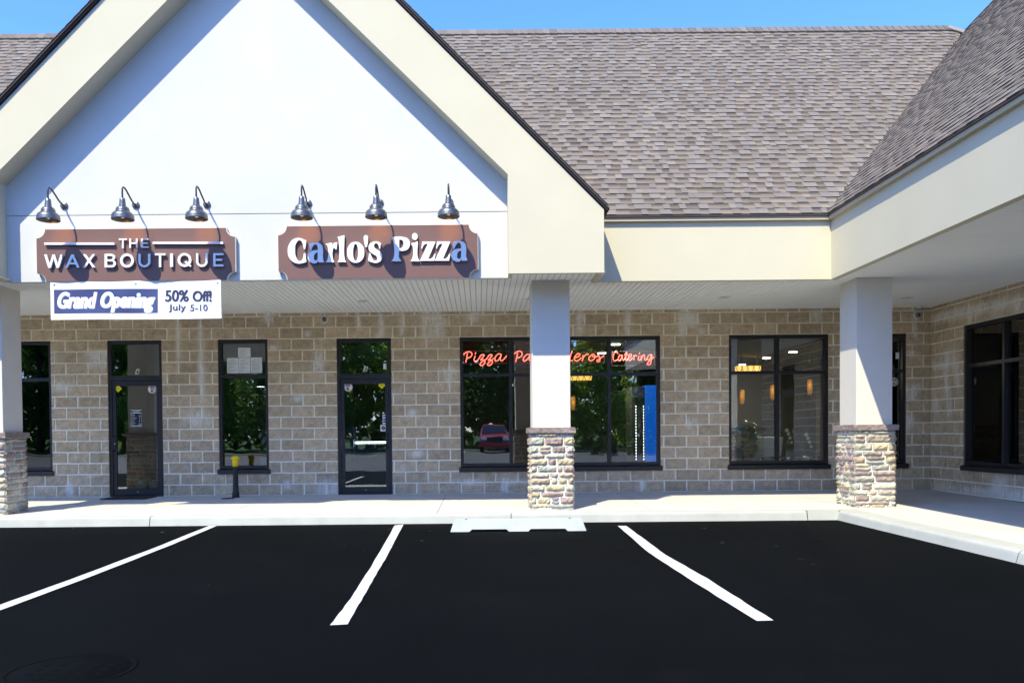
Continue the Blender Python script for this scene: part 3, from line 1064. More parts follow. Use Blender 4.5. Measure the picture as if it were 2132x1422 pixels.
ge = MB()                                                    # gable roof slabs with visible shingle butts along the rake
s101 = 4.85 / 4.805
for s in (-1, 1):
    for (off, th, y0, c, m) in ((0.0, 0.018, -3.715, None, 1), (0.020, 0.018, -3.735, (0.07, 0.058, 0.058), 0)):
        aX, bX = GX, GX + s * (4.835 + (0.02 if off else 0))
        q = [(aX, 8.95 + off * 1.42), (bX, 8.95 + off * 1.42 - abs(bX - aX) * s101), (bX, 8.95 + (off + th) * 1.42 - abs(bX - aX) * s101), (aX, 8.95 + (off + th) * 1.42)]
        ge.prism(q, FR, y0, 1.5, c, m)
    # ragged shingle ends showing at the rake edge
    n = 48
    for i in range(n):
        t = i / n
        xx = GX + s * 4.83 * t
        zz = 9.032 - abs(xx - GX) * s101
        ln = 0.15
        ge.box(0, 1, 0, 1, 0, 1, (0.06 + .03 * random.random(),) * 3, 0,
               M=lambda a, b, c_: (xx + s * ln * a * 0.7, -3.742 + b * 0.3, zz - 0.022 - ln * a * 0.7 + c_ * 0.010 + 0.006 * a))
ge.build("gable_roof", [M_SHINGLE, M_DRIP], B)

# fascia boards and eave trim
for a, b in ((1.69, 5.08), (XL, -7.87)):
    fa = MB()
    fa.box(a, b, -2.95, -2.85, 3.255, 4.10)
    fa.build("fascia", M_CREAM, B)
fa = MB()
fa.idx([(5.08, -2.95, 3.255), (5.08, -14.2, 3.255), (5.18, -14.2, 3.255), (5.18, -2.85, 3.255), (5.08, -2.95, 4.10), (5.08, -14.2, 4.10), (5.18, -14.2, 4.10), (5.18, -2.85, 4.10)],
       [(0, 1, 5, 4), (1, 2, 6, 5), (2, 3, 7, 6), (3, 0, 4, 7), (0, 3, 2, 1), (4, 5, 6, 7)])
fa.build("fascia", M_CREAM, B)
for k, (a, b) in enumerate(((1.70, 5.02), (XL, -7.87), (0, 0))):
    ev, dr = MB(), MB()
    if k < 2:
        ev.box(a, b, -3.005, -2.86, 4.10, 4.151)
        dr.box(a, b - 0.01, -3.028, -2.98, 4.152, 4.186)
    else:
        ev.box(5.022, 5.16, -14.3, -2.86, 4.10, 4.152)
        dr.box(5.002, 5.05, -14.3, -3.035, 4.153, 4.186)
    eo = ev.build("eave_trim", M_TAN, B)
    dr.build("drip_edge", M_DRIP, eo)

# soffit: beaded boards, running to the wall on the front and to the wing wall on the right
so = MB()
bw = 0.0852


def board(mb, pts, gap_pts):
    mb.face(pts, None, 0)
    mb.face(gap_pts, None, 1)


x = XL
while x < XR:
    x1b = min(x + bw, XR)
    xa, xb = x + 0.0055, x1b - 0.0055
    if x < -7.83 or 1.66 < x < 5.10:
        yf = -2.87
    elif x < -6.6 or x > 0.40:
        yf = FY + 0.05
    else:
        yf = WYF + 0.06
    f = (lambda q: yf) if x < 5.02 else (lambda q: max(q - 5.08 - 2.95, -2.95))
    for (p, q, z, m) in ((xa, xb, ZS, 0), (xb, x1b + 0.0055, ZS + 0.010, 1)):
        p2, q2 = min(p, XR), min(q, XR)
        so.face([(p2, f(p2), z), (q2, f(q2), z), (q2, 0.0, z), (p2, 0.0, z)], None, m)
    for xe in (xa, xb):
        so.face([(xe, f(xe), ZS), (xe, 0, ZS), (xe, 0, ZS + .010), (xe, f(xe), ZS + .010)], None, 0)
    x = x1b
y = 0.0
while y > WY0:
    y1b = max(y - bw, WY0)
    ya, yb = y - 0.0055, y1b + 0.0055
    f = lambda q: 5.17 if q < -2.95 else max(5.17, 5.08 + (q + 2.95))
    for (p, q, z, m) in ((ya, yb, ZS, 0), (yb, y1b - 0.0055, ZS + 0.010, 1)):
        so.face([(f(p), p, z), (f(q), q, z), (XR, q, z), (XR, p, z)], None, m)
    for ye in (ya, yb):
        so.face([(f(ye), ye, ZS), (XR, ye, ZS), (XR, ye, ZS + .010), (f(ye), ye, ZS + .010)], None, 0)
    y = y1b
# mitre strip
so.idx([(5.09, -2.93, ZS - .004), (5.13, -2.95, ZS - .004), (8.12, 0.02, ZS - .004), (8.08, 0.0, ZS - .004)], [(0, 1, 2, 3)], None, 0)
so.build("soffit", [M_SOFFIT, M_GROOVE], B, recalc=False)
# closes the attic above the soffit
at = MB()
at.box(XL, XR + .2, -2.86, 6.4, 3.42, 3.46)
at.box(5.2, 11, -14.1, -2.87, 3.42, 3.46)
at.build("attic_floor", M_INTD, B)


# ---------------------------------------------------------------- columns
SCOL = [lin(196, 184, 152), lin(182, 170, 142), lin(154, 138, 132), lin(166, 148, 140), lin(176, 176, 162), lin(190, 187, 170), lin(198, 192, 176), lin(172, 160, 146), lin(160, 160, 150), lin(186, 166, 144)]
ROWS = [0.052, 0.128, 0.108, 0.074, 0.104, 0.100, 0.078, 0.098, 0.102, 0.082, 0.10]


def stone(mb, u0, u1, z0, z1, M, rnd, depth):
    """one rough veneer stone lying on a wall face; M(u, d, z), d outward"""
    g2 = rnd.uniform(.004, .009)
    u0 += g2; u1 -= g2; z0 += rnd.uniform(.004, .008); z1 -= rnd.uniform(.004, .008)
    W_, H_ = u1 - u0, z1 - z0
    nu, nz_ = max(3, int(W_ / 0.03)), max(3, int(H_ / 0.025))
    col = rnd.choice(SCOL); f = rnd.uniform(0.8, 1.08); col = tuple(c * f for c in col)
    sd_ = rnd.uniform(0, 99)
    tilt = rnd.uniform(-.10, .10)
    grid, gc = [], []
    for j in range(nz_ + 1):
        for i in range(nu + 1):
            a, b = i / nu, j / nz_
            uu, zz = u0 + W_ * a, z0 + H_ * b
            ex = min(a, 1 - a) * W_; ez = min(b, 1 - b) * H_
            rim = min(ex, ez)
            cr = 0.018
            if ex < cr and ez < cr:                         # rounded corners
                k = 0.30
                uu += (0.5 - a) * 2 * (cr - ex) * k
                zz += (0.5 - b) * 2 * (cr - ez) * k
            d = 0.0 if rim < 1e-6 else depth * min(1.0, 0.62 + rim / 0.05) + 0.017 * noise.noise(Vector((uu * 24 + sd_, zz * 30, sd_))) + 0.007 * noise.noise(Vector((uu * 60 + sd_, zz * 75, sd_))) + tilt * 0.08 * (b - .5)
            if rim < 1e-6:
                n1 = noise.noise(Vector((uu * 40 + sd_, zz * 40, 5)))
                uu += 0.004 * n1; zz += 0.004 * n1
            grid.append(Vector(M(uu, max(d, 0.0), zz)))
            v_ = 1 + 0.34 * noise.noise(Vector((uu * 20, zz * 26, sd_)))
            gc.append(tuple(c * v_ for c in col))
    W2 = nu + 1
    rim_f = []
    for j in range(nz_):
        for i in range(nu):
            ids = (j * W2 + i, j * W2 + i + 1, (j + 1) * W2 + i + 1, (j + 1) * W2 + i)
            mb.face([grid[t] for t in ids], [gc[t] for t in ids], 0)


def column(x0, x1, yf, yb, seed):
    rnd = random.Random(seed)
    sh = MB()
    sh.cbox(x0, x1, yf, yb, 1.12, ZS + 0.002, 0.008)
    co = sh.build("column", M_COLUMN, B)
    st = MB()
    e = 0.022
    bx0, bx1, by0, by1 = x0 - e, x1 + e, yf - e, yb + e
    st.box(bx0, bx1, by0, by1, -0.06, 1.075, None, 1)
    faces = [(bx1 - bx0, lambda u, d, z: (bx0 + u, by0 - d, z)), (by1 - by0, lambda u, d, z: (bx1 + d, by0 + u, z)),
             (bx1 - bx0, lambda u, d, z: (bx1 - u, by1 + d, z)), (by1 - by0, lambda u, d, z: (bx0 - d, by1 - u, z))]
    for fi, (W_, M) in enumerate(faces):
        z = 1.072
        rows = list(ROWS)
        if fi % 2: rows = [rows[0]] + [r * rnd.uniform(.85, 1.15) for r in rows[1:]]
        ri = 0
        while z > -0.05:
            h_ = rows[ri % len(rows)] * rnd.uniform(0.93, 1.07)
            zb = max(z - h_, -0.055)
            if z - zb < 0.03:
                break
            u = -0.028
            while u < W_ + 0.028 - 0.02:
                w = rnd.choice([0.10, 0.15, 0.2, 0.26, 0.32]) * rnd.uniform(.85, 1.15)
                u2 = u + w
                if W_ + 0.028 - u2 < 0.09: u2 = W_ + 0.028
                if h_ > 0.095 and rnd.random() < 0.16:
                    zm = zb + h_ * rnd.uniform(.4, .6)
                    stone(st, u, u2, zb, zm, M, rnd, rnd.uniform(.018, .028)); stone(st, u, u2, zm, z, M, rnd, rnd.uniform(.018, .028))
                else:
                    stone(st, u, u2, zb, z, M, rnd, rnd.uniform(.018, .032))
                u = u2
            z = zb
            ri += 1
    st.build("stone_base", [M_STONE, M_SMORT], co, recalc=False)
    cp = MB()
    c = 0.068
    cx0, cx1, cy0, cy1 = x0 - c, x1 + c, yf - c, yb + c
    cuts = [cx0, cx0 + (cx1 - cx0) * .36, cx0 + (cx1 - cx0) * .7, cx1]
    for a, b in zip(cuts[:-1], cuts[1:]):
        for ya, yb_ in ((cy0, (cy0 + cy1) / 2), ((cy0 + cy1) / 2, cy1)):
            bm = bmesh.new()
            bmesh.ops.create_cube(bm, size=1)
            bmesh.ops.subdivide_edges(bm, edges=list(bm.edges), cuts=5, use_grid_fill=True)
            for v in bm.verts:
                p = Vector(((a + b) / 2 + v.co.x * (b - a - .006), (ya + yb_) / 2 + v.co.y * (yb_ - ya - .006), 1.115 + v.co.z * 0.078))
                n1 = noise.noise_vector(p * 22)
                p += Vector((n1.x * .006, n1.y * .009, n1.z * .006))
                v.co = p
            f = rnd.uniform(.85, 1.1)
            cp.addbm(bm, tuple(q * f for q in lin(142, 128, 124)), 0)
    cp.box(cx0 + .01, cx1 - .01, cy0 + .012, cy1 - .012, 1.078, 1.148, None, 1)
    cp.build("cap", [M_STONE, M_SMORT], co)
    return co


column(-7.44, -6.89, -2.98, -2.46, 3)
column(0.758, 1.305, -2.98, -2.44, 4)
column(5.433, 5.952, -2.98, -2.42, 6)
column(5.433, 5.952, -9.3, -8.76, 8)

# ---------------------------------------------------------------- shop interiors
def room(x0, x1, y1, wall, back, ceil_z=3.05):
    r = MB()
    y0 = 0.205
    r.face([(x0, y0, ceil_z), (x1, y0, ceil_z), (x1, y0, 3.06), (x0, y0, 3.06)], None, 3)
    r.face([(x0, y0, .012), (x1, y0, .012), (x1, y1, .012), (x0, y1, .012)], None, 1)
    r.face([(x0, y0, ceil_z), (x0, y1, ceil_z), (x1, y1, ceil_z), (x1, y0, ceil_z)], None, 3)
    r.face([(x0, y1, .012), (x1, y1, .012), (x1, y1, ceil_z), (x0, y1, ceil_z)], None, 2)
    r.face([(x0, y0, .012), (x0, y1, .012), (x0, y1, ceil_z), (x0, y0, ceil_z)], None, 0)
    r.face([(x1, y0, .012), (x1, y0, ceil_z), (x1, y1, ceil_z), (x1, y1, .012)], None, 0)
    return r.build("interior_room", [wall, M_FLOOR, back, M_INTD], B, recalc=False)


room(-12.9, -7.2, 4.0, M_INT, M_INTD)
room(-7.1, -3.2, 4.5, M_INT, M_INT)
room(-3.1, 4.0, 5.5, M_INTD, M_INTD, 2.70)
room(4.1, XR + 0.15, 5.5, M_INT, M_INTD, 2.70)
bk = MB()
bk.box(XL, XR + 0.2, 6.2, 6.4, -0.1, 3.42)
bk.box(XL - 0.2, XL - 0.002, 0.0, 6.4, -0.1, 3.42)
bk.build("rear_wall", M_MORTAR, B)
rr = MB()
rr.face([(8.34, -13.9, .0), (13, -13.9, .0), (13, 0.1, .0), (8.34, 0.1, .0)], None, 1)
rr.face([(8.34, -13.9, 3.1), (13, -13.9, 3.1), (13, 0.1, 3.1), (8.34, 0.1, 3.1)], None, 0)
rr.face([(13, -13.9, 0), (13, 0.1, 0), (13, 0.1, 3.1), (13, -13.9, 3.1)], None, 0)
rr.face([(8.34, 0.1, 0), (13, 0.1, 0), (13, 0.1, 3.1), (8.34, 0.1, 3.1)], None, 0)
rr.face([(8.34, -13.9, 0), (13, -13.9, 0), (13, -13.9, 3.1), (8.34, -13.9, 3.1)], None, 0)
rr.build("interior_room", [M_INT, M_FLOOR], B, recalc=False)
for a in ((-6.6, -5.95, 1.5, 1.6), (-4.45, -3.25, 1.9, 2.0), (4.62, 5.02, 1.6, 1.75)):   # inner walls seen through the glass
    pw = MB()
    pw.box(*a, 0.012, 2.95)
    pw.build("partition", M_INT, B)

# ---------------------------------------------------------------- signs on the gable
SY = -3.405                                                  # face of the panels


def panel_outline(x0, x1, z0, z1, r, grow=0.0):
    pts = []
    for cx_, cz_, a0 in ((x1, z0, 180), (x1, z1, 270), (x0, z1, 0), (x0, z0, 90)):
        for k in range(11):
            a = math.radians(a0 - 9 * k)
            pts.append((cx_ + (r - grow) * math.cos(a) + (grow if cx_ == x1 else -grow) * (1 if k in (0, 10) else 1) * 0, cz_ + (r - grow) * math.sin(a)))
    return pts


def notched(x0, x1, z0, z1, r, g=0.0):
    """rectangle with concave quarter-round corners, grown outward by g"""
    pts = []
    rr_ = r - g
    for cx_, cz_, sx, sz in ((x0, z0, 1, 1), (x1, z0, -1, 1), (x1, z1, -1, -1), (x0, z1, 1, -1)):
        arc = []
        for k in range(11):
            a = math.radians(9 * k)
            ox, oz = rr_ * math.cos(a), rr_ * math.sin(a)
            arc.append((cx_ + sx * ox - (sx * g if k == 10 else 0), cz_ + sz * oz - (sz * g if k == 0 else 0)))
        # order so that the outline runs counter-clockwise
        first_vertical = (sx * sz > 0)
        if first_vertical:
            arc = arc[::-1]
        pts += arc
    return pts


def sign_panel(root, x0, x1, z0, z1):
    e = MB()
    e.prism(notched(x0, x1, z0, z1, 0.122, 0.008), FR, SY + 0.006, WYF - 0.012)
    e.build("edge_trim", M_EDGE, root)
    p = MB()
    p.prism(notched(x0, x1, z0, z1, 0.122), FR, SY, WYF - 0.02)
    p.build("panel", M_SIGN, root)


def word_parts(root, items, name, m, d0, d1, offset):
    """each entry (text, photo box) becomes a raised letter piece; one mesh per word"""
    mb = MB()
    for s, (a, b, c, d), (ox, oy, sc) in items:
        add_fit(mb, text_mesh(s, 0.02, offset), pq(a, b, c, d, d0, ox, oy, sc), d0, d1)
    return mb.build(name, m, root, recalc=False)


A3, A4 = (60, 465, 9.27), (280, 465, 9.27)
LY0, LY1 = SY - 0.040, SY - 0.012
wx = empty("shop_sign", (-4.757, SY, 3.24))
tag(wx, "maroon notched sign reading THE WAX BOUTIQUE in thin white letters", "sign", "maroon gable signs")
sign_panel(wx, -6.132, -3.381, 3.237, 3.957)


def poly_letter(mb, quad_box, origin, polys, d0, d1):
    """letters as outlines in a unit box: list of closed polylines, later ones are holes"""
    me = curve_mesh([[(x, y, 1) for x, y in q] for q in polys], 0.01)
    add_fit(mb, me, pq(*quad_box, d0, *origin), d0, d1)


def ell(cx_, cy_, rx, ry, n=36, a0=0, a1=360):
    return [(cx_ + rx * math.cos(math.radians(a0 + (a1 - a0) * k / (n if a1 - a0 == 360 else n - 1))), cy_ + ry * math.sin(math.radians(a0 + (a1 - a0) * k / (n if a1 - a0 == 360 else n - 1)))) for k in range(n)]


GL = {
    'W': [[(0, 1), (.13, 1), (.29, .25), (.44, 1), (.56, 1), (.71, .25), (.87, 1), (1, 1), (.78, 0), (.65, 0), (.50, .72), (.35, 0), (.22, 0)]],
    'A': [[(0, 0), (.155, 0), (.265, .25), (.735, .25), (.845, 0), (1, 0), (.575, 1), (.425, 1)], [(.325, .385), (.5, .79), (.675, .385)]],
    'X': [[(0, 1), (.20, 1), (.5, .63), (.80, 1), (1, 1), (.605, .51), (1, 0), (.80, 0), (.5, .39), (.2, 0), (0, 0), (.395, .51)]],
    'B': [[(0, 0), (0, 1), (.56, 1)] + ell(.60, .755, .33, .245, 9, 90, -62)[1:] + [(.84, .52)] + ell(.64, .275, .36, .275, 9, 52, -90) + [(.60, 0)],
          [(.2, .15), (.2, .455), (.60, .455)] + ell(.62, .30, .18, .152, 9, 80, -80) + [(.6, .15)], [(.2, .59), (.2, .855), (.56, .855)] + ell(.58, .722, .155, .132, 9, 80, -80) + [(.55, .59)]],
    'O': [ell(.5, .5, .5, .5), ell(.5, .5, .325, .335)],
    'U': [[(0, 1), (.17, 1), (.17, .40)] + ell(.5, .42, .33, .275, 14, 190, 350) + [(.83, .40), (.83, 1), (1, 1), (1, .40)] + ell(.5, .42, .5, .42, 16, -6, -174) + [(0, .42)]],
    'T': [[(0, 1), (1, 1), (1, .855), (.595, .855), (.595, 0), (.405, 0), (.405, .855), (0, .855)]],
    'I': [[(0, 0), (1, 0), (1, 1), (0, 1)]],
    'E': [[(0, 0), (0, 1), (1, 1), (1, .86), (.2, .86), (.2, .57), (.88, .57), (.88, .435), (.2, .435), (.2, .14), (1, .14), (1, 0)]],
    'H': [[(0, 0), (0, 1), (.18, 1), (.18, .575), (.82, .575), (.82, 1), (1, 1), (1, 0), (.82, 0), (.82, .43), (.18, .43), (.18, 0)]],
}
GLQ = GL['O']


def letters(root, name, spec):
    mb = MB()
    for ch, bx, orr in spec:
        if ch == 'Q':
            a, b, c, d = bx
            poly_letter(mb, (a, b, c - 4, d), orr, GL['O'], LY0, LY1)
            f = lambda q, w: (lambda v: (v.x, w, v.z))(px(orr[0] + q[0] / orr[2], orr[1] + q[1] / orr[2], LY0))
            W_ = c - a; H_ = d - b
            tl = [(a + W_ * .50, b + H_ * .66), (a + W_ * .60, b + H_ * .57), (a + W_ * 1.0, b + H_ * .93), (a + W_ * .90, b + H_ * 1.01)]
            A_ = [f(q, LY0 - 0.0015) for q in tl]; B_ = [f(q, LY1) for q in tl]
            mb.idx(A_ + B_, [(3, 2, 1, 0), (4, 5, 6, 7), (0, 1, 5, 4), (1, 2, 6, 5), (2, 3, 7, 6), (3, 0, 4, 7)])
        else:
            poly_letter(mb, bx, orr, GL[ch], LY0, LY1)
    return mb.build(name, M_LETTER, root, recalc=False)


letters(wx, "word_the", [('T', (1735, 297, 1888, 480), A3), ('H', (1940, 295, 2095, 475), A3), ('E', (128, 295, 265, 472), A4)])
letters(wx, "word_wax", [('W', (295, 603, 660, 860), A3), ('A', (705, 603, 970, 856), A3), ('X', (1045, 598, 1275, 853), A3)])
letters(wx, "word_boutique", [('B', (1462, 592, 1678, 850), A3), ('O', (1760, 585, 2025, 855), A3), ('U', (75, 590, 300, 848), A4), ('T', (388, 582, 595, 845), A4), ('I', (685, 582, 740, 840), A4),
                              ('Q', (832, 575, 1100, 842), A4), ('U', (1190, 580, 1410, 842), A4), ('E', (1520, 580, 1710, 832), A4)])
for bx, orr in (((297, 374, 1650, 416), A3), ((350, 360, 1708, 400), A4)):
    mb = MB()
    poly_letter(mb, bx, orr, GL['I'], LY0, LY1)
    mb.build("rule_bar", M_LETTER, wx, recalc=False)

cz = empty("shop_sign", (-1.397, SY, 3.24))
tag(cz, "maroon notched sign reading Carlo's Pizza in heavy white serif letters", "sign", "maroon gable signs")
sign_panel(cz, -2.780, -0.014, 3.240, 3.971)
C1 = 1
SER = [
    ('C', [[(655, 392, 1), (634, 562, 1), (607, 572, 1), (590, 490), (562, 418), (515, 392), (450, 450), (428, 600), (455, 745), (522, 812), (580, 770), (606, 655, 1), (634, 652, 1), (656, 830, 1), (580, 852), (490, 862), (345, 790), (280, 605), (335, 430), (415, 362), (500, 346), (575, 362), (618, 385)]]),
    ('a', [[(712, 462, 1), (790, 444), (880, 445), (960, 480), (988, 560), (992, 760), (1018, 835, 1), (905, 840, 1), (899, 805, 1), (850, 853), (775, 850), (700, 785), (690, 705), (730, 630), (800, 600), (886, 590, 1), (882, 515), (845, 474), (790, 510), (748, 602, 1), (730, 602, 1)], [(886, 632, 1), (832, 662), (808, 728), (822, 790), (850, 800), (886, 765, 1)]]),
    ('r', [[(1040, 468, 1), (1168, 438, 1), (1172, 490, 1), (1215, 445), (1280, 430, 1), (1264, 572, 1), (1248, 580, 1), (1212, 548), (1190, 590), (1192, 760), (1222, 835, 1), (1045, 835, 1), (1082, 785), (1084, 520), (1070, 490)]]),
    ('l', [[(1280, 328, 1), (1425, 290, 1), (1431, 770), (1462, 832, 1), (1285, 832, 1), (1313, 785), (1309, 400), (1300, 362)]]),
    ('o', [[(1650, 424), (1775, 480), (1825, 635), (1775, 790), (1650, 846), (1528, 790), (1480, 635), (1528, 480)], [(1650, 465), (1690, 530), (1702, 635), (1690, 745), (1650, 806), (1610, 745), (1598, 635), (1610, 530)]]),
    ("apostrophe", [[(1855, 288), (1892, 305), (1902, 345), (1878, 528, 1), (1845, 528, 1), (1814, 345), (1822, 305)]]),
    ('s', [[(2165, 452, 1), (2150, 562, 1), (2128, 560, 1), (2110, 490), (2070, 452), (2028, 475), (2026, 530), (2075, 575), (2140, 620), (2182, 700), (2160, 800), (2085, 846), (2000, 842), (1900, 800, 1), (1924, 655, 1), (1948, 655, 1), (1985, 750), (2040, 806), (2082, 780), (2078, 725), (2020, 678), (1945, 625), (1912, 550), (1935, 465), (2010, 422), (2095, 418)]]),
    ('P', [[(2382, 338, 1), (2420, 328), (2612, 326), (2715, 370), (2745, 460), (2712, 560), (2612, 606), (2527, 600, 1), (2534, 760), (2568, 800, 1), (2568, 816, 1), (2377, 816, 1), (2377, 802, 1), (2412, 760), (2408, 400)], [(2530, 376, 1), (2590, 390), (2618, 460), (2588, 540), (2530, 556, 1)]]),
    ('idot', [[(2845, 247), (2888, 268), (2900, 315), (2886, 365), (2845, 384), (2804, 365), (2790, 315), (2803, 268)]]),
    ('i', [[(2762, 462, 1), (2906, 412, 1), (2910, 755), (2942, 802, 1), (2942, 814, 1), (2764, 814, 1), (2764, 800, 1), (2793, 760), (2792, 490)]]),
]
Zt = [(2994, 418, 1), (3258, 420, 1), (3258, 432, 1), (3112, 770, 1), (3165, 762), (3205, 735), (3240, 668, 1), (3262, 668, 1), (3238, 806, 1), (2952, 806, 1), (2952, 798, 1), (3108, 462, 1), (3050, 470), (3012, 510), (2994, 560, 1), (2976, 560, 1)]
SER.append(('z', [Zt]))
SER.append(('z', [[(a + 299, b - 2, 1 if len(q_) > 2 else 0) for q_ in Zt for a, b in [q_[:2]]]]))
SER.append(('a', [[(q[0] + 2892 - 0, q[1] - 33, q[2] if len(q) > 2 else 0) for q in pl] for pl in SER[1][1]]))
mbs = {"word_carlos": MB(), "word_pizza": MB()}
for k, (nm, polys) in enumerate(SER):
    me = curve_mesh([[(q[0], -q[1], q[2] if len(q) > 2 else 0) for q in pl] for pl in polys], 0.01, 0.0, 5)
    xs_ = [q[0] for pl in polys for q in pl]
    mb = mbs["word_carlos" if k < 7 else "word_pizza"]
    zmin, zmax = min(v.co.z for v in me.vertices), max(v.co.z for v in me.vertices)
    vs = []
    for v in me.vertices:
        q = px(570 + v.co.x / 9.69, 460 - v.co.y / 9.69, LY0)
        t = (v.co.z - zmin) / (zmax - zmin)
        vs.append((q.x, LY1 + (LY0 - LY1) * t, q.z))
    mb.idx(vs, [tuple(f.vertices) for f in me.polygons])
    bpy.data.meshes.remove(me)
for n_, mb in mbs.items():
    mb.build(n_, M_LETTER, cz, recalc=False)

# banner: a thin vinyl sheet with slack folds
bn = empty("grand_opening_banner", (-4.77, -3.40, 2.705))
tag(bn, "white vinyl banner reading Grand Opening 50% Off! hanging under the boutique sign", "banner")
BXA, BXB, BZA, BZB = -5.956, -3.582, 2.707, 3.232


def ban(u, d, w):
    """sag and ripple of the sheet"""
    t = (u - BXA) / (BXB - BXA)
    s = (w - BZA) / (BZB - BZA)
    y = -3.400 + 0.010 * math.sin(t * 9.5 + s * 1.5) * (0.4 + 0.6 * s) + 0.006 * math.sin(t * 23 + 2 - s * 3) * s + 0.012 * noise.noise(Vector((u * 2.1 - w * 1.6, w * 2.2, 4.0)))
    z = w + 0.008 * math.sin(t * 3.14 * 2 + 0.6) * (1 - s) * 0.4 + (0.010 * math.sin(t * 14) * max(0, s - 0.8) * 3)
    return (u, y + d, z)


def sheet(x0, x1, z0, z1, d, nx, nz_, name, m, shape=None):
    mb = MB()
    g = [[ban(x0 + (x1 - x0) * i / nx, d, z0 + (z1 - z0) * j / nz_) for i in range(nx + 1)] for j in range(nz_ + 1)]
    for j in range(nz_):
        for i in range(nx):
            mb.face([g[j][i], g[j][i + 1], g[j + 1][i + 1], g[j + 1][i]], smooth=True)
    return mb.build(name, m, bn)


shm = MB()
nx, nz_ = 90, 20
for d in (0.0, 0.004):
    g = [[ban(BXA + (BXB - BXA) * i / nx, d, BZA + (BZB - BZA) * j / nz_) for i in range(nx + 1)] for j in range(nz_ + 1)]
    for j in range(nz_):
        for i in range(nx):
            shm.face([g[j][i], g[j][i + 1], g[j + 1][i + 1], g[j + 1][i]], smooth=True)
shm.build("vinyl_sheet", M_VINYL, bn)
OB = (95, 580, 5.61)
tl, tr, bl = pq(92, 130, 1308, 412, -3.40, *OB)
sheet(tl[0], tr[0], bl[1], tl[1], -0.002, 60, 10, "blue_box", M_BLUE)


def on_banner(name, s, bx, m, d, offset, shear=0.0, spacing=1.0, fat=0.0):
    """printed word following the ripple of the sheet; fat thickens the strokes sideways"""
    mb = MB()
    H_ = (bx[3] - bx[1])
    for k, dx in enumerate((-fat, 0.0, fat) if fat else (0.0,)):
        me = text_mesh(s, 0.0, offset, shear, spacing)
        bm = bmesh.new(); bm.from_mesh(me)
        bmesh.ops.triangulate(bm, faces=bm.faces)
        bmesh.ops.subdivide_edges(bm, edges=[e for e in bm.edges if e.calc_length() > .25], cuts=2)
        bm.to_mesh(me); bm.free()
        f_ = H_ * dx
        dd = d - 0.0004 * k
        add_fit(mb, me, pq(bx[0] + f_ + H_ * fat, bx[1], bx[2] + f_ - H_ * fat, bx[3], -3.40, *OB), dd, dd, M=lambda u, d_, w: ban(u, dd, w))
    return mb.build(name, m, bn, recalc=False)


M_SHD = mat("banner_shadow_ink", (0.30, 0.34, 0.50), 0.5)
for s, bx in (("Grand", (134, 157, 605, 352)), ("Opening", (640, 157, 1280, 400))):
    on_banner("drop_ink", s, (bx[0] + 8, bx[1] + 8, bx[2] + 6, bx[3] + 8), M_SHD, -0.0045, 0.028, 0.28, 1.0, 0.032)
    on_banner("word_" + s.lower(), s, bx, M_LETTER, -0.0065, 0.028, 0.28, 1.0, 0.032)
on_banner("offer_text", "50%", (1395, 132, 1672, 270), M_NAVY, -0.006, 0.012, 0, 1.0, 0.030)
on_banner("offer_text", "Off!", (1715, 143, 1942, 270), M_NAVY, -0.006, 0.014, 0, 1.0, 0.035)
on_banner("date_text", "July", (1440, 302, 1640, 392), M_NAVY, -0.006, 0.01, 0, 1.05, 0.015)
on_banner("date_text", "5-10", (1690, 304, 1893, 378), M_NAVY, -0.006, 0.008, 0, 1.05, 0.012)
mb = MB()                                                     # faint printed star burst
cxb, cyb = 1665, 285
pts = []
rnd = random.Random(2)
for k in range(36):
    a = 2 * math.pi * k / 36
    rr_ = (1.0 if k % 2 else 0.72) * rnd.uniform(.9, 1.1)
    q = px(OB[0] + (cxb + 270 * rr_ * math.cos(a)) / OB[2], OB[1] + (cyb + 112 * rr_ * math.sin(a)) / OB[2], -3.4)
    pts.append(ban(q.x, -0.0018, q.z))
qc = px(OB[0] + cxb / OB[2], OB[1] + cyb / OB[2], -3.4)
cc = ban(qc.x, -0.0018, qc.z)
for k in range(36):
    for j in range(6):
        a_, b_ = Vector(pts[k]), Vector(pts[(k + 1) % 36])
        q = [Vector(cc).lerp(v, t) for v, t in ((a_, j / 6), (a_, (j + 1) / 6), (b_, (j + 1) / 6), (b_, j / 6))]
        q = [ban(v.x, -0.0035, v.z) for v in q]
        mb.face(q if j else q[:3])
mb.build("star_burst", mat("burst_ink", (0.68, 0.70, 0.78), 0.5), bn, recalc=False)
for u in (BXA + 0.05, (BXA + BXB) / 2, BXB - 0.05):
    p = Vector(ban(u, 0, BZB - 0.03))
    mb = MB()
    mb.lathe([(0.016, 0.0), (0.016, -0.006), (0.007, -0.006)], p + Vector((0, -0.001, 0)), 14, None, 0, 'y')
    mb.tube([p, p + Vector((0, 0.02, 0.045)), p + Vector((0, 0.03, 0.07))], 0.003, 5)
    mb.build("grommet_tie", M_WPLAS, bn)

# ---------------------------------------------------------------- gooseneck lamps
LAMPX = [-5.771, -4.773, -3.782, -2.369, -1.371, -0.399]
LZ = 4.30
RIMZ, SHY = 3.985, 0.44
prof = [(0.147, 0.0), (0.150, 0.004), (0.148, 0.012), (0.146, 0.040), (0.143, 0.058), (0.132, 0.080), (0.112, 0.098), (0.094, 0.106), (0.090, 0.110), (0.091, 0.122), (0.088, 0.142), (0.076, 0.163), (0.058, 0.176), (0.046, 0.181),
        (0.045, 0.188), (0.038, 0.25), (0.036, 0.282), (0.030, 0.288), (0.012, 0.290)]


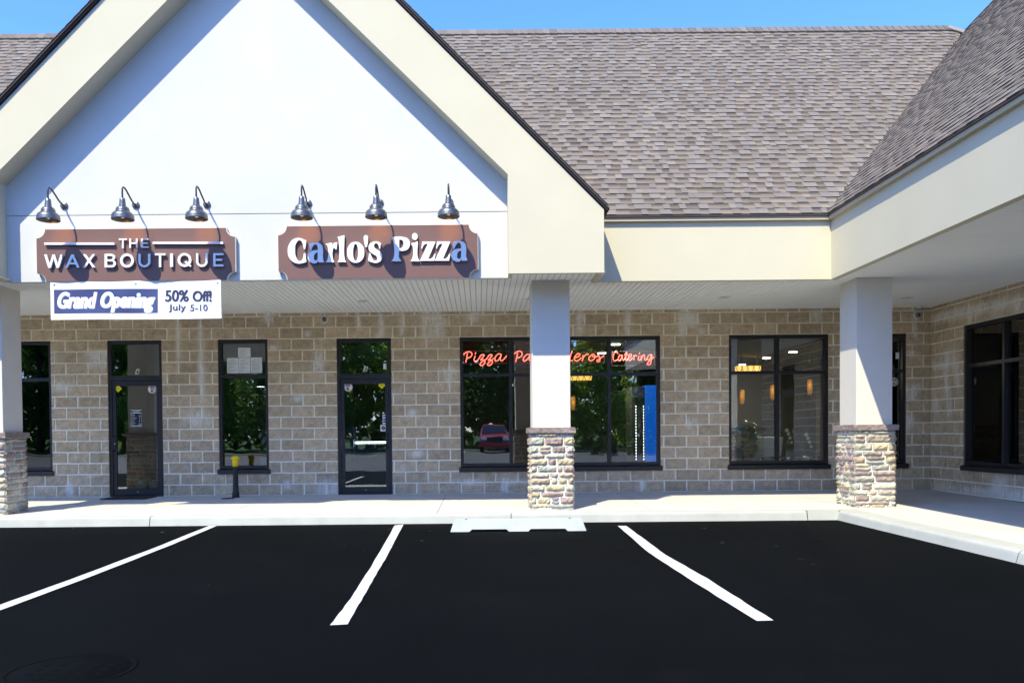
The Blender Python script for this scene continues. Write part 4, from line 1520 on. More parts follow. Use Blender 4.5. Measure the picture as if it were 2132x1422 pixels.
def make_lamp():
    r = empty("gooseneck_lamp", (0, WYF, LZ))
    m = MB()
    m.lathe([(0.052, -0.001), (0.052, -0.014), (0.046, -0.020), (0.020, -0.024), (0.018, -0.035), (0.011, -0.036)], (0, WYF, LZ), 26, None, 0, 'y')
    for a in (45, 135, 225, 315):
        c = (0.034 * math.cos(math.radians(a)), WYF - 0.018, LZ + 0.034 * math.sin(math.radians(a)))
        m.lathe([(0.006, 0), (0.006, -0.009), (0.002, -0.010)], c, 8, None, 1, 'y')
    m.build("wall_plate", [M_STEEL, M_DSTEEL], r, sharp=0.9)
    a = MB()
    ctrl = [(0, -0.02, 0.0), (0, -0.07, 0.004), (0, -0.14, 0.026), (0, -0.22, 0.066), (0, -0.30, 0.108), (0, -0.355, 0.128), (0, -0.40, 0.130), (0, -0.43, 0.112), (0, -0.44, 0.075), (0, -0.44, 0.02), (0, -0.44, -0.03)]
    pts = []
    P_ = [Vector(c) for c in ctrl]
    for i in range(len(P_) - 1):
        p0, p1, p2, p3 = P_[max(i - 1, 0)], P_[i], P_[i + 1], P_[min(i + 2, len(P_) - 1)]
        for k in range(5):
            t = k / 5
            pts.append(0.5 * ((2 * p1) + (p2 - p0) * t + (2 * p0 - 5 * p1 + 4 * p2 - p3) * t * t + (3 * p1 - p0 - 3 * p2 + p3) * t ** 3) + Vector((0, WYF, LZ)))
    pts.append(P_[-1] + Vector((0, WYF, LZ)))
    a.tube(pts, 0.012, 10)
    a.build("arm", M_DSTEEL, r)
    s = MB()
    c = (0, WYF - SHY, RIMZ)
    inner = [(max(q[0] - 0.004, 0.002), q[1] - (0.003 if k > 4 else 0.0)) for k, q in enumerate(prof)]
    s.lathe(prof, c, 36, None, 0, 'z', False)
    s.lathe(inner, c, 36, None, 1, 'z', False)
    s.lathe([(0.147, 0.0), (0.143, 0.0)], c, 36, None, 0, 'z', False)
    sh = s.build("lamp_shade", [M_STEEL, M_INNER], r, sharp=0.9)
    b = MB()
    b.lathe([(0.004, 0.02), (0.022, 0.03), (0.030, 0.055), (0.022, 0.085), (0.014, 0.11), (0.014, 0.17)], c, 16)
    b.build("bulb", mat("lit_bulb", (0.9, 0.7, 0.4), 0.4, emit=(1.0, 0.62, 0.25), estr=0.15), sh)
    ld = bpy.data.lights.new("lamp_light", 'SPOT')             # the lamp is lit: a warm patch on the top of the sign
    ld.energy = 1.3
    ld.color = (1.0, 0.40, 0.02)
    ld.spot_size = math.radians(56)
    ld.spot_blend = 0.8
    ld.shadow_soft_size = 0.02
    lo = bpy.data.objects.new("lamp_light", ld)
    COL.objects.link(lo)
    lo.parent = r
    lo.location = (0, -SHY, RIMZ - LZ - 0.012)
    lo.rotation_euler = Vector((0, 0.36, -0.10)).to_track_quat('-Z', 'Y').to_euler()
    return r


lamp0 = make_lamp()
LLAB = ["steel gooseneck lamp at the far left end over the boutique sign", "steel gooseneck lamp above the word THE on the boutique sign", "steel gooseneck lamp over the right end of the boutique sign",
        "steel gooseneck lamp over the Carlo's end of the pizza sign", "steel gooseneck lamp over the middle of the pizza sign", "steel gooseneck lamp over the right end of the pizza sign"]
for i, x in enumerate(LAMPX):
    o = lamp0 if i == 0 else copy_tree(lamp0)
    o.location = (x, WYF, LZ)
    tag(o, LLAB[i], "wall lamp", "gooseneck lamps above the signs")

# ---------------------------------------------------------------- small things on the wall, soffit and walk
def wall_camera(x, z, label):
    r = empty("security_camera", (x, 0, z))
    m = MB()
    m.lathe([(0.062, 0.0), (0.062, -0.02), (0.056, -0.03), (0.050, -0.032)], (x, 0, z), 26, None, 0, 'y')
    m.build("housing", M_WPLAS, r, sharp=0.9)
    d = MB()
    d.lathe([(0.048, -0.031), (0.044, -0.048), (0.032, -0.064), (0.014, -0.073), (0.002, -0.075)], (x, 0, z), 22, None, 0, 'y')
    d.build("dome", mat("camera_dome", (0.16, 0.17, 0.18), 0.12, spec=0.7), r)
    l = MB()
    l.lathe([(0.020, -0.062), (0.020, -0.078), (0.013, -0.081), (0.002, -0.079)], (x + 0.006, 0, z + .004), 16, None, 0, 'y')
    l.build("lens", M_BLACK, r)
    tag(r, label, "security camera", "dome cameras on the block wall")


wall_camera(-2.779, 3.144, "small white dome camera on the wall left of door 3")
wall_camera(7.867, 3.126, "small white dome camera in the corner beside the wing wall")

SLAB = ["round recessed light in the soffit left of the middle column", "round recessed light half hidden behind the middle column top", "round recessed light in the soffit right of the middle column", "round recessed light in the soffit nearest the wing corner"]
for i, (x, y) in enumerate(((755, 627), (1106, 622), (1507, 619), (1888, 620))):
    q = pz(x, y, ZS)
    r = empty("recessed_light", q)
    m = MB()
    m.lathe([(0.062, 0.02), (0.068, -0.003), (0.098, -0.008), (0.102, -0.002), (0.102, 0.004)], q, 30, None, 0, 'z', False)
    m.build("trim_ring", M_WPLAS, r)
    d = MB()
    d.lathe([(0.066, -0.002), (0.05, 0.009), (0.004, 0.0095)], q, 24)
    d.build("lens", mat("frosted_lens", (0.55, 0.56, 0.55), 0.3) if i == 0 else bpy.data.materials["frosted_lens"], r)
    tag(r, SLAB[i], "recessed light", "recessed lights in the soffit")
for x, y, lb in ((559, 650, "tiny white vent cap on the soffit above the wall by window posters"), (1914, 637, "tiny white cap on the soffit above the corner camera")):
    q = pz(x, y, ZS)
    m = MB()
    m.lathe([(0.06, 0.0), (0.058, -0.012), (0.035, -0.026), (0.03, -0.04), (0.004, -0.044)], q, 20)
    o = m.build("soffit_cap", M_WPLAS, org=q)
    tag(o, lb, "soffit cap", "white caps on the soffit")

bo = empty("bollard", (-4.30, -0.42, walk_z(-.42)))
tag(bo, "slim black post with yellow mushroom top beside the poster window", "ash post")
m = MB()
c = (-4.30, -0.42, walk_z(-.42))
m.lathe([(0.064, 0.0), (0.066, 0.012), (0.060, 0.085), (0.054, 0.10), (0.050, 0.105), (0.047, 0.30), (0.042, 0.54), (0.041, 0.55)], c, 24)
m.build("post", M_BLACK, bo, sharp=0.9)
m = MB()
m.lathe([(0.044, 0.545), (0.050, 0.55), (0.050, 0.665), (0.046, 0.672)], c, 24)
m.lathe([(0.066, 0.672), (0.076, 0.676), (0.076, 0.684), (0.066, 0.705), (0.046, 0.722), (0.02, 0.732), (0.003, 0.734)], c, 24)
m.build("yellow_cap", M_YELLOW, bo, sharp=0.9)

m = MB()
m.cbox(-6.58, -5.80, -0.66, -0.10, walk_z(-.66) + 0.006, 0.010, 0.004)
tag(m.build("door_mat", M_MAT), "thin dark rubber mat lying in front of door 4", "door mat")
q = pz(474, 1037, 0)
m = MB()
m.lathe([(0.11, -0.006), (0.11, 0.008), (0.10, 0.010), (0.02, 0.010)], (q.x, q.y, walk_z(q.y)), 26)
m.lathe([(0.014, 0.010), (0.014, 0.016), (0.004, 0.016)], (q.x, q.y, walk_z(q.y)), 6)
tag(m.build("cleanout_cover", M_IRON), "small round iron cover in the walk just left of the yellow topped post", "drain cover")

# stickers and notices, each lying on the glass
GD = 0.0605                                                  # just outside the door leaf glass
GT = 0.0765                                                  # just outside the transom glass
GW = 0.082                                                   # just outside a window pane


def flat(name, label, cat, bx, d, m, group=None, skew=0.0, th=0.0015):
    tl, tr, bl = pq(*bx, d)
    w0, w1, za, zb = tl[0], tr[0], bl[1], tl[1]
    b = MB()
    s = skew * (zb - za)
    b.prism([(w0, za), (w1 - s, za), (w1, zb), (w0 + s, zb)], FR, d, d + th)
    o = b.build(name, m)
    tag(o, label, cat, group)
    return o


def text_on(parent, name, s, bx, d, m, offset=0.0, shear=0.0):
    mb = MB()
    add_fit(mb, text_mesh(s, 0.0, offset, shear), pq(*bx, d), d, d)
    return mb.build(name, m, parent, recalc=False)


def truss_sticker(x, y, d, label):
    q = px(x, y, d)
    r = empty("round_sticker", (q.x, q.y, q.z - .078))
    b = MB(); b.lathe([(0.078, 0.0), (0.078, -0.0012), (0.002, -0.0013)], q, 32, None, 0, 'y')
    b.build("disc", M_WPLAS, r)
    text_on(r, "mark", "II", (x - 3.6, y - 6.6, x + 3.2, y - 0.8), d - 0.003, M_MAROON, 0.03)
    text_on(r, "mark", "R", (x - 3.2, y + 0.8, x + 3.4, y + 6.8), d - 0.003, M_MAROON, 0.04)
    tag(r, label, "sticker", "round white II R stickers")


truss_sticker(317, 810, GD, "round white II R sticker high on door 4")
truss_sticker(725, 806, GD, "round white II R sticker high on door 3")
truss_sticker(1862, 795, GW, "round white II R sticker on the narrow window behind the right column")
for x, y, dn in ((246, 809, "4"), (795, 802, "3")):
    q = px(x, y, GD)
    r = empty("diamond_sticker", (q.x, q.y, q.z - .068))
    b = MB(); s = 0.068
    b.prism([(q.x - s, q.z), (q.x, q.z - s), (q.x + s, q.z), (q.x, q.z + s)], FR, GD, GD - 0.0012)
    b.build("diamond", M_SYEL, r)
    b = MB()
    for k, w in ((-.012, .035), (0.002, .03)):
        b.box(q.x - w, q.x + w, GD - 0.0022, GD - 0.0014, q.z + k, q.z + k + 0.006)
    b.build("print", mat("sticker_print", (0.45, 0.36, 0.01), 0.6) if dn == "4" else bpy.data.materials["sticker_print"], r)
    tag(r, "yellow diamond sticker in the upper corner of door " + dn, "sticker", "yellow diamond stickers")
for n_, (x, y) in (("4", (286, 774)), ("3", (761, 768.5))):
    o = flat("number_plate", "slanted pale plate with black number %s above the door" % n_, "number plate", (x - 5.6, y - 5.5, x + 5.6, y + 5.5), GT, M_CREAMP, "slanted door number plates", 0.3)
    text_on(o, "digit", n_, (x - 2.8, y - 4.2, x + 3.0, y + 4.2), GT - 0.002, M_BLACK, 0.03, 0.25)
# opening hours on door 4
hr = empty("opening_hours", (-6.19, GD, 1.25))
tag(hr, "white lettered opening hours panel at the centre of door 4", "hours notice")
S_, OX, OY = 23.69, 255, 840
b = MB(); tl, tr, bl = pq(OX + 395 / S_, OY + 310 / S_, OX + 968 / S_, OY + 1135 / S_, GD)
b.box(tl[0], tr[0], GD, GD + 0.0008, bl[1], tl[1])
b.build("backing", mat("hours_backing", (0.012, 0.013, 0.02), 0.5), hr)
for y in (338, 465, 1104):
    rb = MB()
    tl, tr, bl = pq(OX + 400 / S_, OY + (y - 17) / S_, OX + 962 / S_, OY + (y + 17) / S_, GD - 0.001)
    rb.box(tl[0], tr[0], GD - 0.0018, GD - 0.001, bl[1], tl[1])
    rb.build("rule", M_PAPER, hr)
P23 = lambda a, b_, c, d: (OX + a / S_, OY + b_ / S_, OX + c / S_, OY + d / S_)
text_on(hr, "heading", "HOURS", P23(520, 372, 825, 430), GD - 0.0015, M_PAPER, 0.02)
DAYS = [("Monday", 610, 555, "9 - 6"), ("Tuesday", 610, 632, "Closed"), ("Wednesday", 705, 712, "9 - 8"), ("Thursday", 640, 792, "9 - 8"), ("Friday", 565, 868, "9 - 8"), ("Saturday", 640, 950, "9 - 4"), ("Sunday", 595, 1030, "Closed")]
for dname, xe, y, val in DAYS:
    text_on(hr, "day_line", dname, P23(403, y - 27, xe, y + 24), GD - 0.0015, M_PAPER, 0.02)
    text_on(hr, "day_line", val, P23(775 if val == "Closed" else 822, y - 27, 965, y + 16), GD - 0.0015, M_PAPER, 0.02)
# card stickers on door 3
o = flat("card_sticker", "tall narrow strip of payment card stickers above the handle of door 3", "sticker", (796.5, 863, 803.5, 883.5), GD - 0.001, M_WPLAS)
for k, (y, c, m_) in enumerate(((865, None, M_BLUEP), (871, None, M_MAROON), (876, None, M_NAVY))):
    tl, tr, bl = pq(797.5, y, 802.5, y + 3.6, GD - 0.003)
    b = MB(); b.box(tl[0], tr[0], GD - 0.003, GD - 0.0022, bl[1], tl[1]); b.build("card_mark", m_, o)
o = flat("square_sticker", "square white sticker with a blue badge beside the handle of door 3", "sticker", (792, 885, 803.5, 898), GD - 0.001, M_WPLAS)
q = px(798, 891, GD - 0.003)
b = MB(); b.lathe([(0.036, 0), (0.036, -0.0008), (0.001, -0.0009)], q, 20, None, 0, 'y'); b.build("badge", M_BLUE, o)
b = MB(); b.lathe([(0.018, -0.001), (0.018, -0.0018), (0.001, -0.0019)], q, 14, None, 0, 'y'); b.build("badge_centre", M_WARMD if False else mat("orange_ink", (0.5, 0.22, 0.05), 0.6), o)
flat("permit_sticker", "small pale permit slip in the transom glass above door 3", "sticker", (798, 757, 804.5, 769), GT, M_PAPER)
flat("permit_sticker", "small pale permit slip in the narrow window behind the right column", "sticker", (1865, 734, 1872, 747), GW, M_PAPER)


def paper(bx, label):
    o = flat("notice_sheet", label, "notice", bx, 0.0855, M_PAPER, "white notice sheets in the window")
    b = MB()
    rnd = random.Random(int(bx[0]))
    H_ = bx[3] - bx[1]
    for k in range(9):
        y = bx[1] + H_ * (0.12 + 0.088 * k)
        xa = bx[0] + (bx[2] - bx[0]) * (0.25 if k == 0 else 0.12)
        xb_ = bx[0] + (bx[2] - bx[0]) * (0.75 if k == 0 else rnd.uniform(.35, .88))
        tl, tr, bl = pq(xa, y, xb_, y + H_ * 0.022, 0.0848)
        b.face([(tl[0], .0848, tl[1]), (tr[0], .0848, tr[1]), (tr[0], .0848, bl[1]), (bl[0], .0848, bl[1])])
    b.build("print_line", M_INK, o, recalc=False)


paper((495.5, 724, 521.5, 744), "white notice sheet taped above the row of three sheets")
paper((472.5, 745.5, 496.5, 778), "left sheet of the row of three white notices in the window")
paper((497.2, 745, 520.8, 777.5), "middle sheet of the row of three white notices in the window")
paper((521.6, 744.5, 545.5, 777), "right sheet of the row of three white notices in the window")


# ---------------------------------------------------------------- neon words
def smooth_path(pts, n=6):
    P_ = [Vector(p) for p in pts]
    o = []
    for i in range(len(P_) - 1):
        p0, p1, p2, p3 = P_[max(i - 1, 0)], P_[i], P_[i + 1], P_[min(i + 2, len(P_) - 1)]
        for k in range(n):
            t = k / n
            o.append(0.5 * ((2 * p1) + (p2 - p0) * t + (2 * p0 - 5 * p1 + 4 * p2 - p3) * t * t + (3 * p1 - p0 - 3 * p2 + p3) * t ** 3))
    o.append(P_[-1])
    return o


NY = 0.175


def neon(word, label, ox, oy, sc, strokes, frame):
    f = lambda a, b, Y=NY: px(ox + a / sc, oy + b / sc, Y)
    p0, p1 = f(frame[0], frame[1]), f(frame[2], frame[3])
    r = empty("neon_sign", ((p0.x + p1.x) / 2, NY, p1.z))
    tag(r, label, "neon sign", "red neon words in the pizza shop window")
    t = MB()
    for k, st in enumerate(strokes):
        pts = smooth_path([f(*q) for q in st])
        pts = [p + Vector((0, -0.004 * (k % 3), 0)) for p in pts]
        t.tube(pts, 0.0068, 8)
    t.build("neon_tube", M_NEON, r)
    fr = MB()
    e = 0.004
    for a, b, c, d in ((p0.x, p1.x, p0.z - e, p0.z + e), (p0.x, p1.x, p1.z - e, p1.z + e), (p0.x - e, p0.x + e, p1.z + e, p0.z - e), (p1.x - e, p1.x + e, p1.z + e, p0.z - e)):
        fr.box(a, b, NY + 0.030, NY + 0.038, c, d)
    fr.build("wire_frame", mat("neon_frame", (0.35, 0.38, 0.38), 0.3), r)
    for x in (p0.x + 0.08, p1.x - 0.08):
        ch = MB()
        ch.tube([(x, NY + 0.03, p0.z), (x + 0.01, NY + 0.03, 2.75), (x + 0.02, NY + 0.05, 2.70)], 0.003, 5)
        ch.build("hanging_wire", M_DSTEEL, r)


N1, N2 = (955, 715, 13.325), (1180, 715, 10.93)
neon("Pizza", "red neon word Pizza in the leftmost pane", *N1, [
    [(135, 312), (200, 252), (290, 233), (352, 258), (370, 312), (322, 378), (235, 415)], [(245, 270), (225, 400), (195, 525)],
    [(460, 345), (430, 440), (450, 500), (520, 472), (580, 390), (612, 335), (660, 312), (700, 325), (665, 395), (608, 465)],
    [(608, 465), (680, 450), (722, 482), (722, 545), (675, 600), (622, 615), (592, 580), (632, 520), (720, 470), (795, 400), (840, 332), (890, 310), (926, 326), (882, 398), (815, 470)],
    [(815, 470), (890, 455), (932, 485), (930, 540), (880, 600), (835, 616), (800, 585), (842, 520), (930, 455), (970, 408)],
    [(474, 252), (460, 300)], [(1185, 302), (1110, 290), (1040, 342), (1005, 420), (1020, 488), (1072, 480), (1130, 420), (1185, 308), (1155, 400), (1162, 470), (1212, 474), (1270, 420), (1325, 345)]], (140, 212, 1335, 545))
neon("Pasta", "red neon word Pasta partly hidden by the middle column", *N1, [
    [(1545, 290), (1620, 230), (1690, 213), (1748, 248), (1760, 310), (1720, 372), (1630, 402)], [(1635, 268), (1610, 400), (1582, 512)],
    [(1985, 318), (1920, 300), (1842, 345), (1790, 430), (1802, 490), (1852, 480), (1920, 420), (1985, 318), (1955, 410), (1966, 468), (2020, 462), (2075, 400), (2120, 330), (2112, 385), (2150, 440), (2120, 490), (2060, 470)],
    [(2120, 490), (2200, 440), (2270, 330), (2310, 225), (2262, 400), (2275, 480), (2330, 440)], [(2235, 320), (2350, 310)],
    [(2560, 318), (2490, 302), (2420, 350), (2380, 430), (2392, 490), (2440, 480), (2510, 420), (2560, 318), (2535, 410), (2545, 470), (2620, 430)]], (1535, 208, 2640, 545))
neon("Heros", "red neon word Heros to the right of the middle column", *N2, [
    [(10, 175), (-25, 300), (-50, 405)], [(125, 165), (102, 230), (72, 330), (80, 395), (135, 385)], [(-45, 295), (90, 280)],
    [(180, 325), (262, 300), (300, 255), (255, 232), (192, 288), (172, 355), (210, 396), (270, 382), (335, 322)],
    [(365, 265), (370, 330), (350, 402)], [(355, 352), (410, 278), (455, 247), (495, 255)],
    [(575, 258), (512, 310), (503, 370), (550, 396), (622, 352), (642, 285), (605, 248), (575, 258), (605, 305), (680, 310)],
    [(680, 310), (742, 225), (715, 258), (735, 300), (757, 350), (742, 402), (702, 412), (690, 385), (745, 350), (850, 275)]], (-70, 210, 860, 430))
neon("Catering", "red neon word Catering in the rightmost pane", *N2, [
    [(1162, 238), (1140, 196), (1095, 206), (1060, 282), (1065, 370), (1100, 400), (1155, 362)],
    [(1250, 268), (1202, 272), (1175, 340), (1190, 395), (1230, 370), (1265, 262), (1265, 350), (1285, 382), (1320, 350)],
    [(1362, 190), (1340, 300), (1340, 368), (1365, 386), (1395, 350)], [(1308, 258), (1400, 245)],
    [(1395, 350), (1450, 312), (1472, 262), (1445, 243), (1412, 290), (1405, 360), (1440, 392), (1500, 330)],
    [(1520, 265), (1530, 320), (1520, 382)], [(1525, 325), (1560, 268), (1597, 290)], [(1640, 290), (1625, 360), (1650, 386), (1682, 350)], [(1656, 208), (1650, 240)],
    [(1690, 280), (1700, 330), (1690, 392)], [(1695, 345), (1740, 267), (1770, 272), (1770, 345), (1792, 382), (1830, 340)],
    [(1925, 255), (1872, 265), (1835, 320), (1850, 382), (1892, 360), (1932, 255), (1922, 380), (1902, 460), (1862, 486), (1828, 460), (1880, 400), (1980, 315)]], (1035, 180, 2000, 495))


# ---------------------------------------------------------------- things inside the shops
def leaf_blade(mb, p, d, L_, W_, col, up=Vector((0, 0, 1)), droop=0.3, n=5):
    d = d.normalized()
    s = d.cross(up)
    if s.length < 1e-3:
        s = Vector((1, 0, 0))
    s.normalize()
    prev = None
    for k in range(n + 1):
        t = k / n
        c = p + d * (L_ * t) + Vector((0, 0, -droop * L_ * t * t))
        w = W_ * math.sin(math.pi * min(1, 0.06 + t * 0.94)) * 0.5
        a, b = c - s * w, c + s * w
        if prev:
            f = 0.85 + 0.3 * random.random() * 0.5
            mb.face([prev[0], prev[1], b, a], tuple(q * f for q in col), 0)
        prev = (a, b)


def pot(mb, c, r, h, m=0):
    mb.lathe([(r * 0.72, 0.0), (r * 0.76, 0.004), (r, h * 0.96), (r * 1.03, h), (r * 0.94, h), (r * 0.9, h * 0.86), (0.004, h * 0.86)], c, 24, None, m)


def plant(name, label, cat, x, y, z, potr, poth, kindp, seed, h_, group=None):
    rnd = random.Random(seed)
    r = empty(name, (x, y, z))
    p = MB(); pot(p, (x, y, z), potr, poth); p.build("pot", M_POT, r, sharp=0.9)
    top = Vector((x, y, z + poth * 0.86))
    f = MB()
    st = MB()
    if kindp == "lily":
        for k in range(26):
            a = rnd.uniform(0, 6.28)
            d = Vector((math.cos(a), math.sin(a) * 0.8, rnd.uniform(0.5, 1.6)))
            leaf_blade(f, top, d, rnd.uniform(.55, 1.0) * h_, 0.075, (0.03, rnd.uniform(.18, .30), 0.09), droop=.45)
        fl = MB()
        for dx, dz in ((-.10, .9), (-.02, 0.72), (.07, 1.05), (.14, .8), (-.05, .62)):
            q = top + Vector((dx, -0.06, h_ * dz))
            st.tube([top, top.lerp(q, .6) + Vector((0, -.02, .03)), q], 0.004, 5, (0.03, 0.12, 0.03))
            leaf_blade(fl, q, Vector((.25, -.3, 1)), 0.13, 0.06, (0.75, 0.78, 0.72), Vector((0.2, -1, 0)), 0.0)
            leaf_blade(fl, q + Vector((0, -.004, 0)), Vector((.1, -.3, 1)), 0.11, 0.05, (0.7, 0.73, 0.66), Vector((-.4, -1, 0)), 0.0)
        fl.build("flower", M_PLANT, r, recalc=False)
    elif kindp == "bamboo":
        for k in range(9):
            bx_ = x + rnd.uniform(-.12, .12); by = y + rnd.uniform(-.05, .05)
            t_ = rnd.uniform(.7, 1) * h_
            st.tube([(bx_, by, z + .05), (bx_ + rnd.uniform(-.02, .02), by, z + t_)], 0.007, 6, (0.10, 0.16, 0.04))
            for j in range(44):
                hz = rnd.uniform(.32, 1.0) * t_
                a = rnd.uniform(0, 6.28)
                d = Vector((math.cos(a), math.sin(a) * .7, rnd.uniform(-.2, .8)))
                leaf_blade(f, Vector((bx_, by, z + hz)), d, rnd.uniform(.12, .22) * (1.25 - 0.5 * hz / h_), 0.042, (0.06, rnd.uniform(.26, .42), 0.12), droop=.4)
    elif kindp == "hydrangea":
        fl = MB()
        for k in range(10):
            a = rnd.uniform(0, 6.28)
            c = top + Vector((0.10 * math.cos(a), .06 * math.sin(a), h_ * rnd.uniform(.55, 1)))
            st.tube([top, c], 0.005, 5, (0.12, 0.14, 0.07))
            for j in range(70):
                n = Vector((rnd.gauss(0, 1), rnd.gauss(0, 1), rnd.gauss(0, 1))).normalized()
                leaf_blade(fl, c + n * 0.055, n + Vector((rnd.uniform(-1, 1),) * 3), 0.035, 0.03, rnd.choice([(0.62, 0.68, 0.86), (0.74, 0.76, 0.86), (0.52, 0.59, 0.82)]), n, 0, 2)
        for k in range(16):
            a = rnd.uniform(0, 6.28)
            leaf_blade(f, top + Vector((0, 0, h_ * rnd.uniform(.1, .5))), Vector((math.cos(a), math.sin(a), .3)), .13, .08, (0.16, 0.17, 0.08))
        fl.build("flower_heads", M_PLANT, r, recalc=False)
    elif kindp == "orchid":
        for k in range(7):
            a = rnd.uniform(0, 6.28)
            leaf_blade(f, top, Vector((math.cos(a), math.sin(a) * .6, .6)), .26, .07, (0.05, 0.20, 0.06), droop=.7)
        fl = MB()
        tip = top + Vector((.03, 0, h_))
        st.tube([top, top + Vector((-.02, 0, h_ * .6)), tip, tip + Vector((.08, 0, -.02))], 0.004, 5, (0.05, .12, .04))
        for k in range(4):
            c = tip + Vector((-.03 + .03 * k, -.02, (0.02, -.045, -.12, -.20)[k]))
            for j in range(5):
                a = j * 1.257 + k
                leaf_blade(fl, c, Vector((math.cos(a), -.25, math.sin(a))), .045 - .005 * k, .035, (.62, .66, .56), Vector((0, -1, 0)), 0)
        fl.build("flower", M_PLANT, r, recalc=False)
    else:
        for k in range(40):
            a = rnd.uniform(0, 6.28)
            leaf_blade(f, top, Vector((math.cos(a), math.sin(a), rnd.uniform(.3, 1.8))), rnd.uniform(.5, 1) * h_, .05, (0.03, rnd.uniform(.07, .14), 0.03), droop=.5)
    if st.f:
        st.build("stem", M_PLANT, r, recalc=False)
    f.build("foliage", M_PLANT, r, recalc=False)
    tag(r, label, cat, group)
    return r


def bench(name, label, x0, x1, y0, y1, h, col_m):
    """low display ledge behind the glass"""
    r = empty(name, ((x0 + x1) / 2, (y0 + y1) / 2, 0.012))
    t = MB(); t.box(x0, x1, y0, y1, h - 0.03, h); t.build("top", col_m, r)
    for x in (x0 + .05, x1 - .09):
        for y in (y0 + .03, y1 - .07):
            b = MB(); b.box(x, x + .04, y, y + .04, 0.012, h - .03); b.build("leg", M_DSTEEL, r)
    tag(r, label, "display ledge", "display ledges behind the glass")


bench("display_ledge", "pale ledge with a peace lily behind the poster window", -4.66, -3.85, 0.22, 0.72, 0.48, M_POT)
bench("display_ledge", "dark ledge holding plants behind the window left of the right column", 4.52, 6.24, 0.22, 0.70, 0.46, M_DSTEEL)
plant("peace_lily", "peace lily with white blooms in a white pot behind the poster window", "plant", -3.98, 0.45, 0.48, 0.12, 0.19, "lily", 4, 0.42)
plant("bamboo_plant", "bushy green bamboo plant in the window left of the right column", "plant", 5.03, 0.42, 0.46, 0.13, 0.12, "bamboo", 5, 0.80)
plant("hydrangea", "pale blue hydrangea at the left edge of the plant window", "plant", 4.66, 0.42, 0.46, 0.09, 0.12, "hydrangea", 6, 0.50)
plant("orchid", "white orchid just right of the centre bar in the plant window", "plant", 5.70, 0.50, 0.46, 0.06, 0.10, "orchid", 7, 0.52)
plant("orchid", "white orchid in a small white pot at the right of the plant window", "plant", 6.03, 0.42, 0.46, 0.065, 0.12, "orchid", 8, 0.42)
for i, (x, y, s) in enumerate(((-6.42, 0.75, .085), (-6.22, 0.8, .085), (-5.98, 0.7, .08))):
    plant("potted_fern", ["leftmost leafy plant in a white pot on the floor inside door 4", "second leafy plant in a white pot on the floor inside door 4", "third leafy plant in a white pot on the floor inside door 4"][i], "plant", x, y, 0.015, s, 0.24, "fern", 20 + i, 0.3, "potted plants inside door 4")
for x0_, x1_, lb in ((4.57, 4.69, "small white card standing at the left end of the plant ledge"), (5.40, 5.53, "small white card standing at the middle of the plant ledge")):
    m = MB(); m.idx([(x0_, .27, .462), (x1_, .27, .462), (x1_, .30, .56), (x0_, .30, .56), (x0_, .33, .462), (x1_, .33, .462), (x1_, .303, .563), (x0_, .303, .563)], [(0, 1, 2, 3), (7, 6, 5, 4), (3, 2, 6, 7), (0, 3, 7, 4), (1, 5, 6, 2)])
    tag(m.build("tent_card", M_PAPER), lb, "card", "cards on the plant ledge")
# white carton by door 4
m = MB(); m.cbox(-5.90, -5.76, .45, .62, .014, .30, .006)
tag(m.build("carton", M_POT), "small white carton on the floor at the right inside door 4", "carton")
# table with linen, chair behind
t = empty("table", (5.45, 1.25, 0.012))
m = MB(); m.cbox(5.15, 5.80, 0.95, 1.55, .90, .96, .012); m.build("top", M_CLOTH, t)
for x in (5.18, 5.74):
    for y in (.98, 1.48):
        m = MB(); m.box(x, x + .04, y, y + .04, .012, .90); m.build("leg", M_DSTEEL, t)
tag(t, "tall white topped table behind the plant window", "table")
m = MB()
m.prism([(5.17, .56), (5.76, .60), (5.80, .955), (5.15, .955)], FR, .93, .945)
ck = m.build("table_linen", M_CLOTH); tag(ck, "white folded linen hanging from the table front behind the plant window", "linen")
ch = empty("armchair", (5.35, 1.9, 0.012))
m = MB(); m.lathe([(0.30, .44), (.31, .46), (.30, .52), (.02, .53)], (5.38, 1.9, 0), 20); m.build("seat", M_TEAL, ch)
m = MB()
for k in range(12):
    a0, a1 = math.radians(10 + k * 13.3), math.radians(10 + (k + 1) * 13.3)
    h0, h1 = .75 + .36 * math.sin(a0), .75 + .36 * math.sin(a1)
    p = lambda a, r_, z: (5.38 + r_ * math.cos(a), 1.9 + r_ * math.sin(a), z)
    m.idx([p(a0, .30, .46), p(a1, .30, .46), p(a1, .30, h1 + .1), p(a0, .30, h0 + .1), p(a0, .35, .46), p(a1, .35, .46), p(a1, .35, h1 + .1), p(a0, .35, h0 + .1)],
          [(0, 1, 2, 3), (7, 6, 5, 4), (3, 2, 6, 7), (0, 4, 5, 1)])
m.build("backrest", M_TEAL, ch)
for a in (45, 135, 225, 315):
    m = MB()
    q = Vector((5.38 + .2 * math.cos(math.radians(a)), 1.9 + .2 * math.sin(math.radians(a)), 0))
    m.tube([q + Vector((0, 0, .44)), q * 1.0 + Vector((.05 * math.cos(math.radians(a)), .05 * math.sin(math.radians(a)), .014))], [.02, .012], 8)
    m.build("leg", M_DSTEEL, ch)
tag(ch, "rounded teal armchair behind the white topped table", "chair")


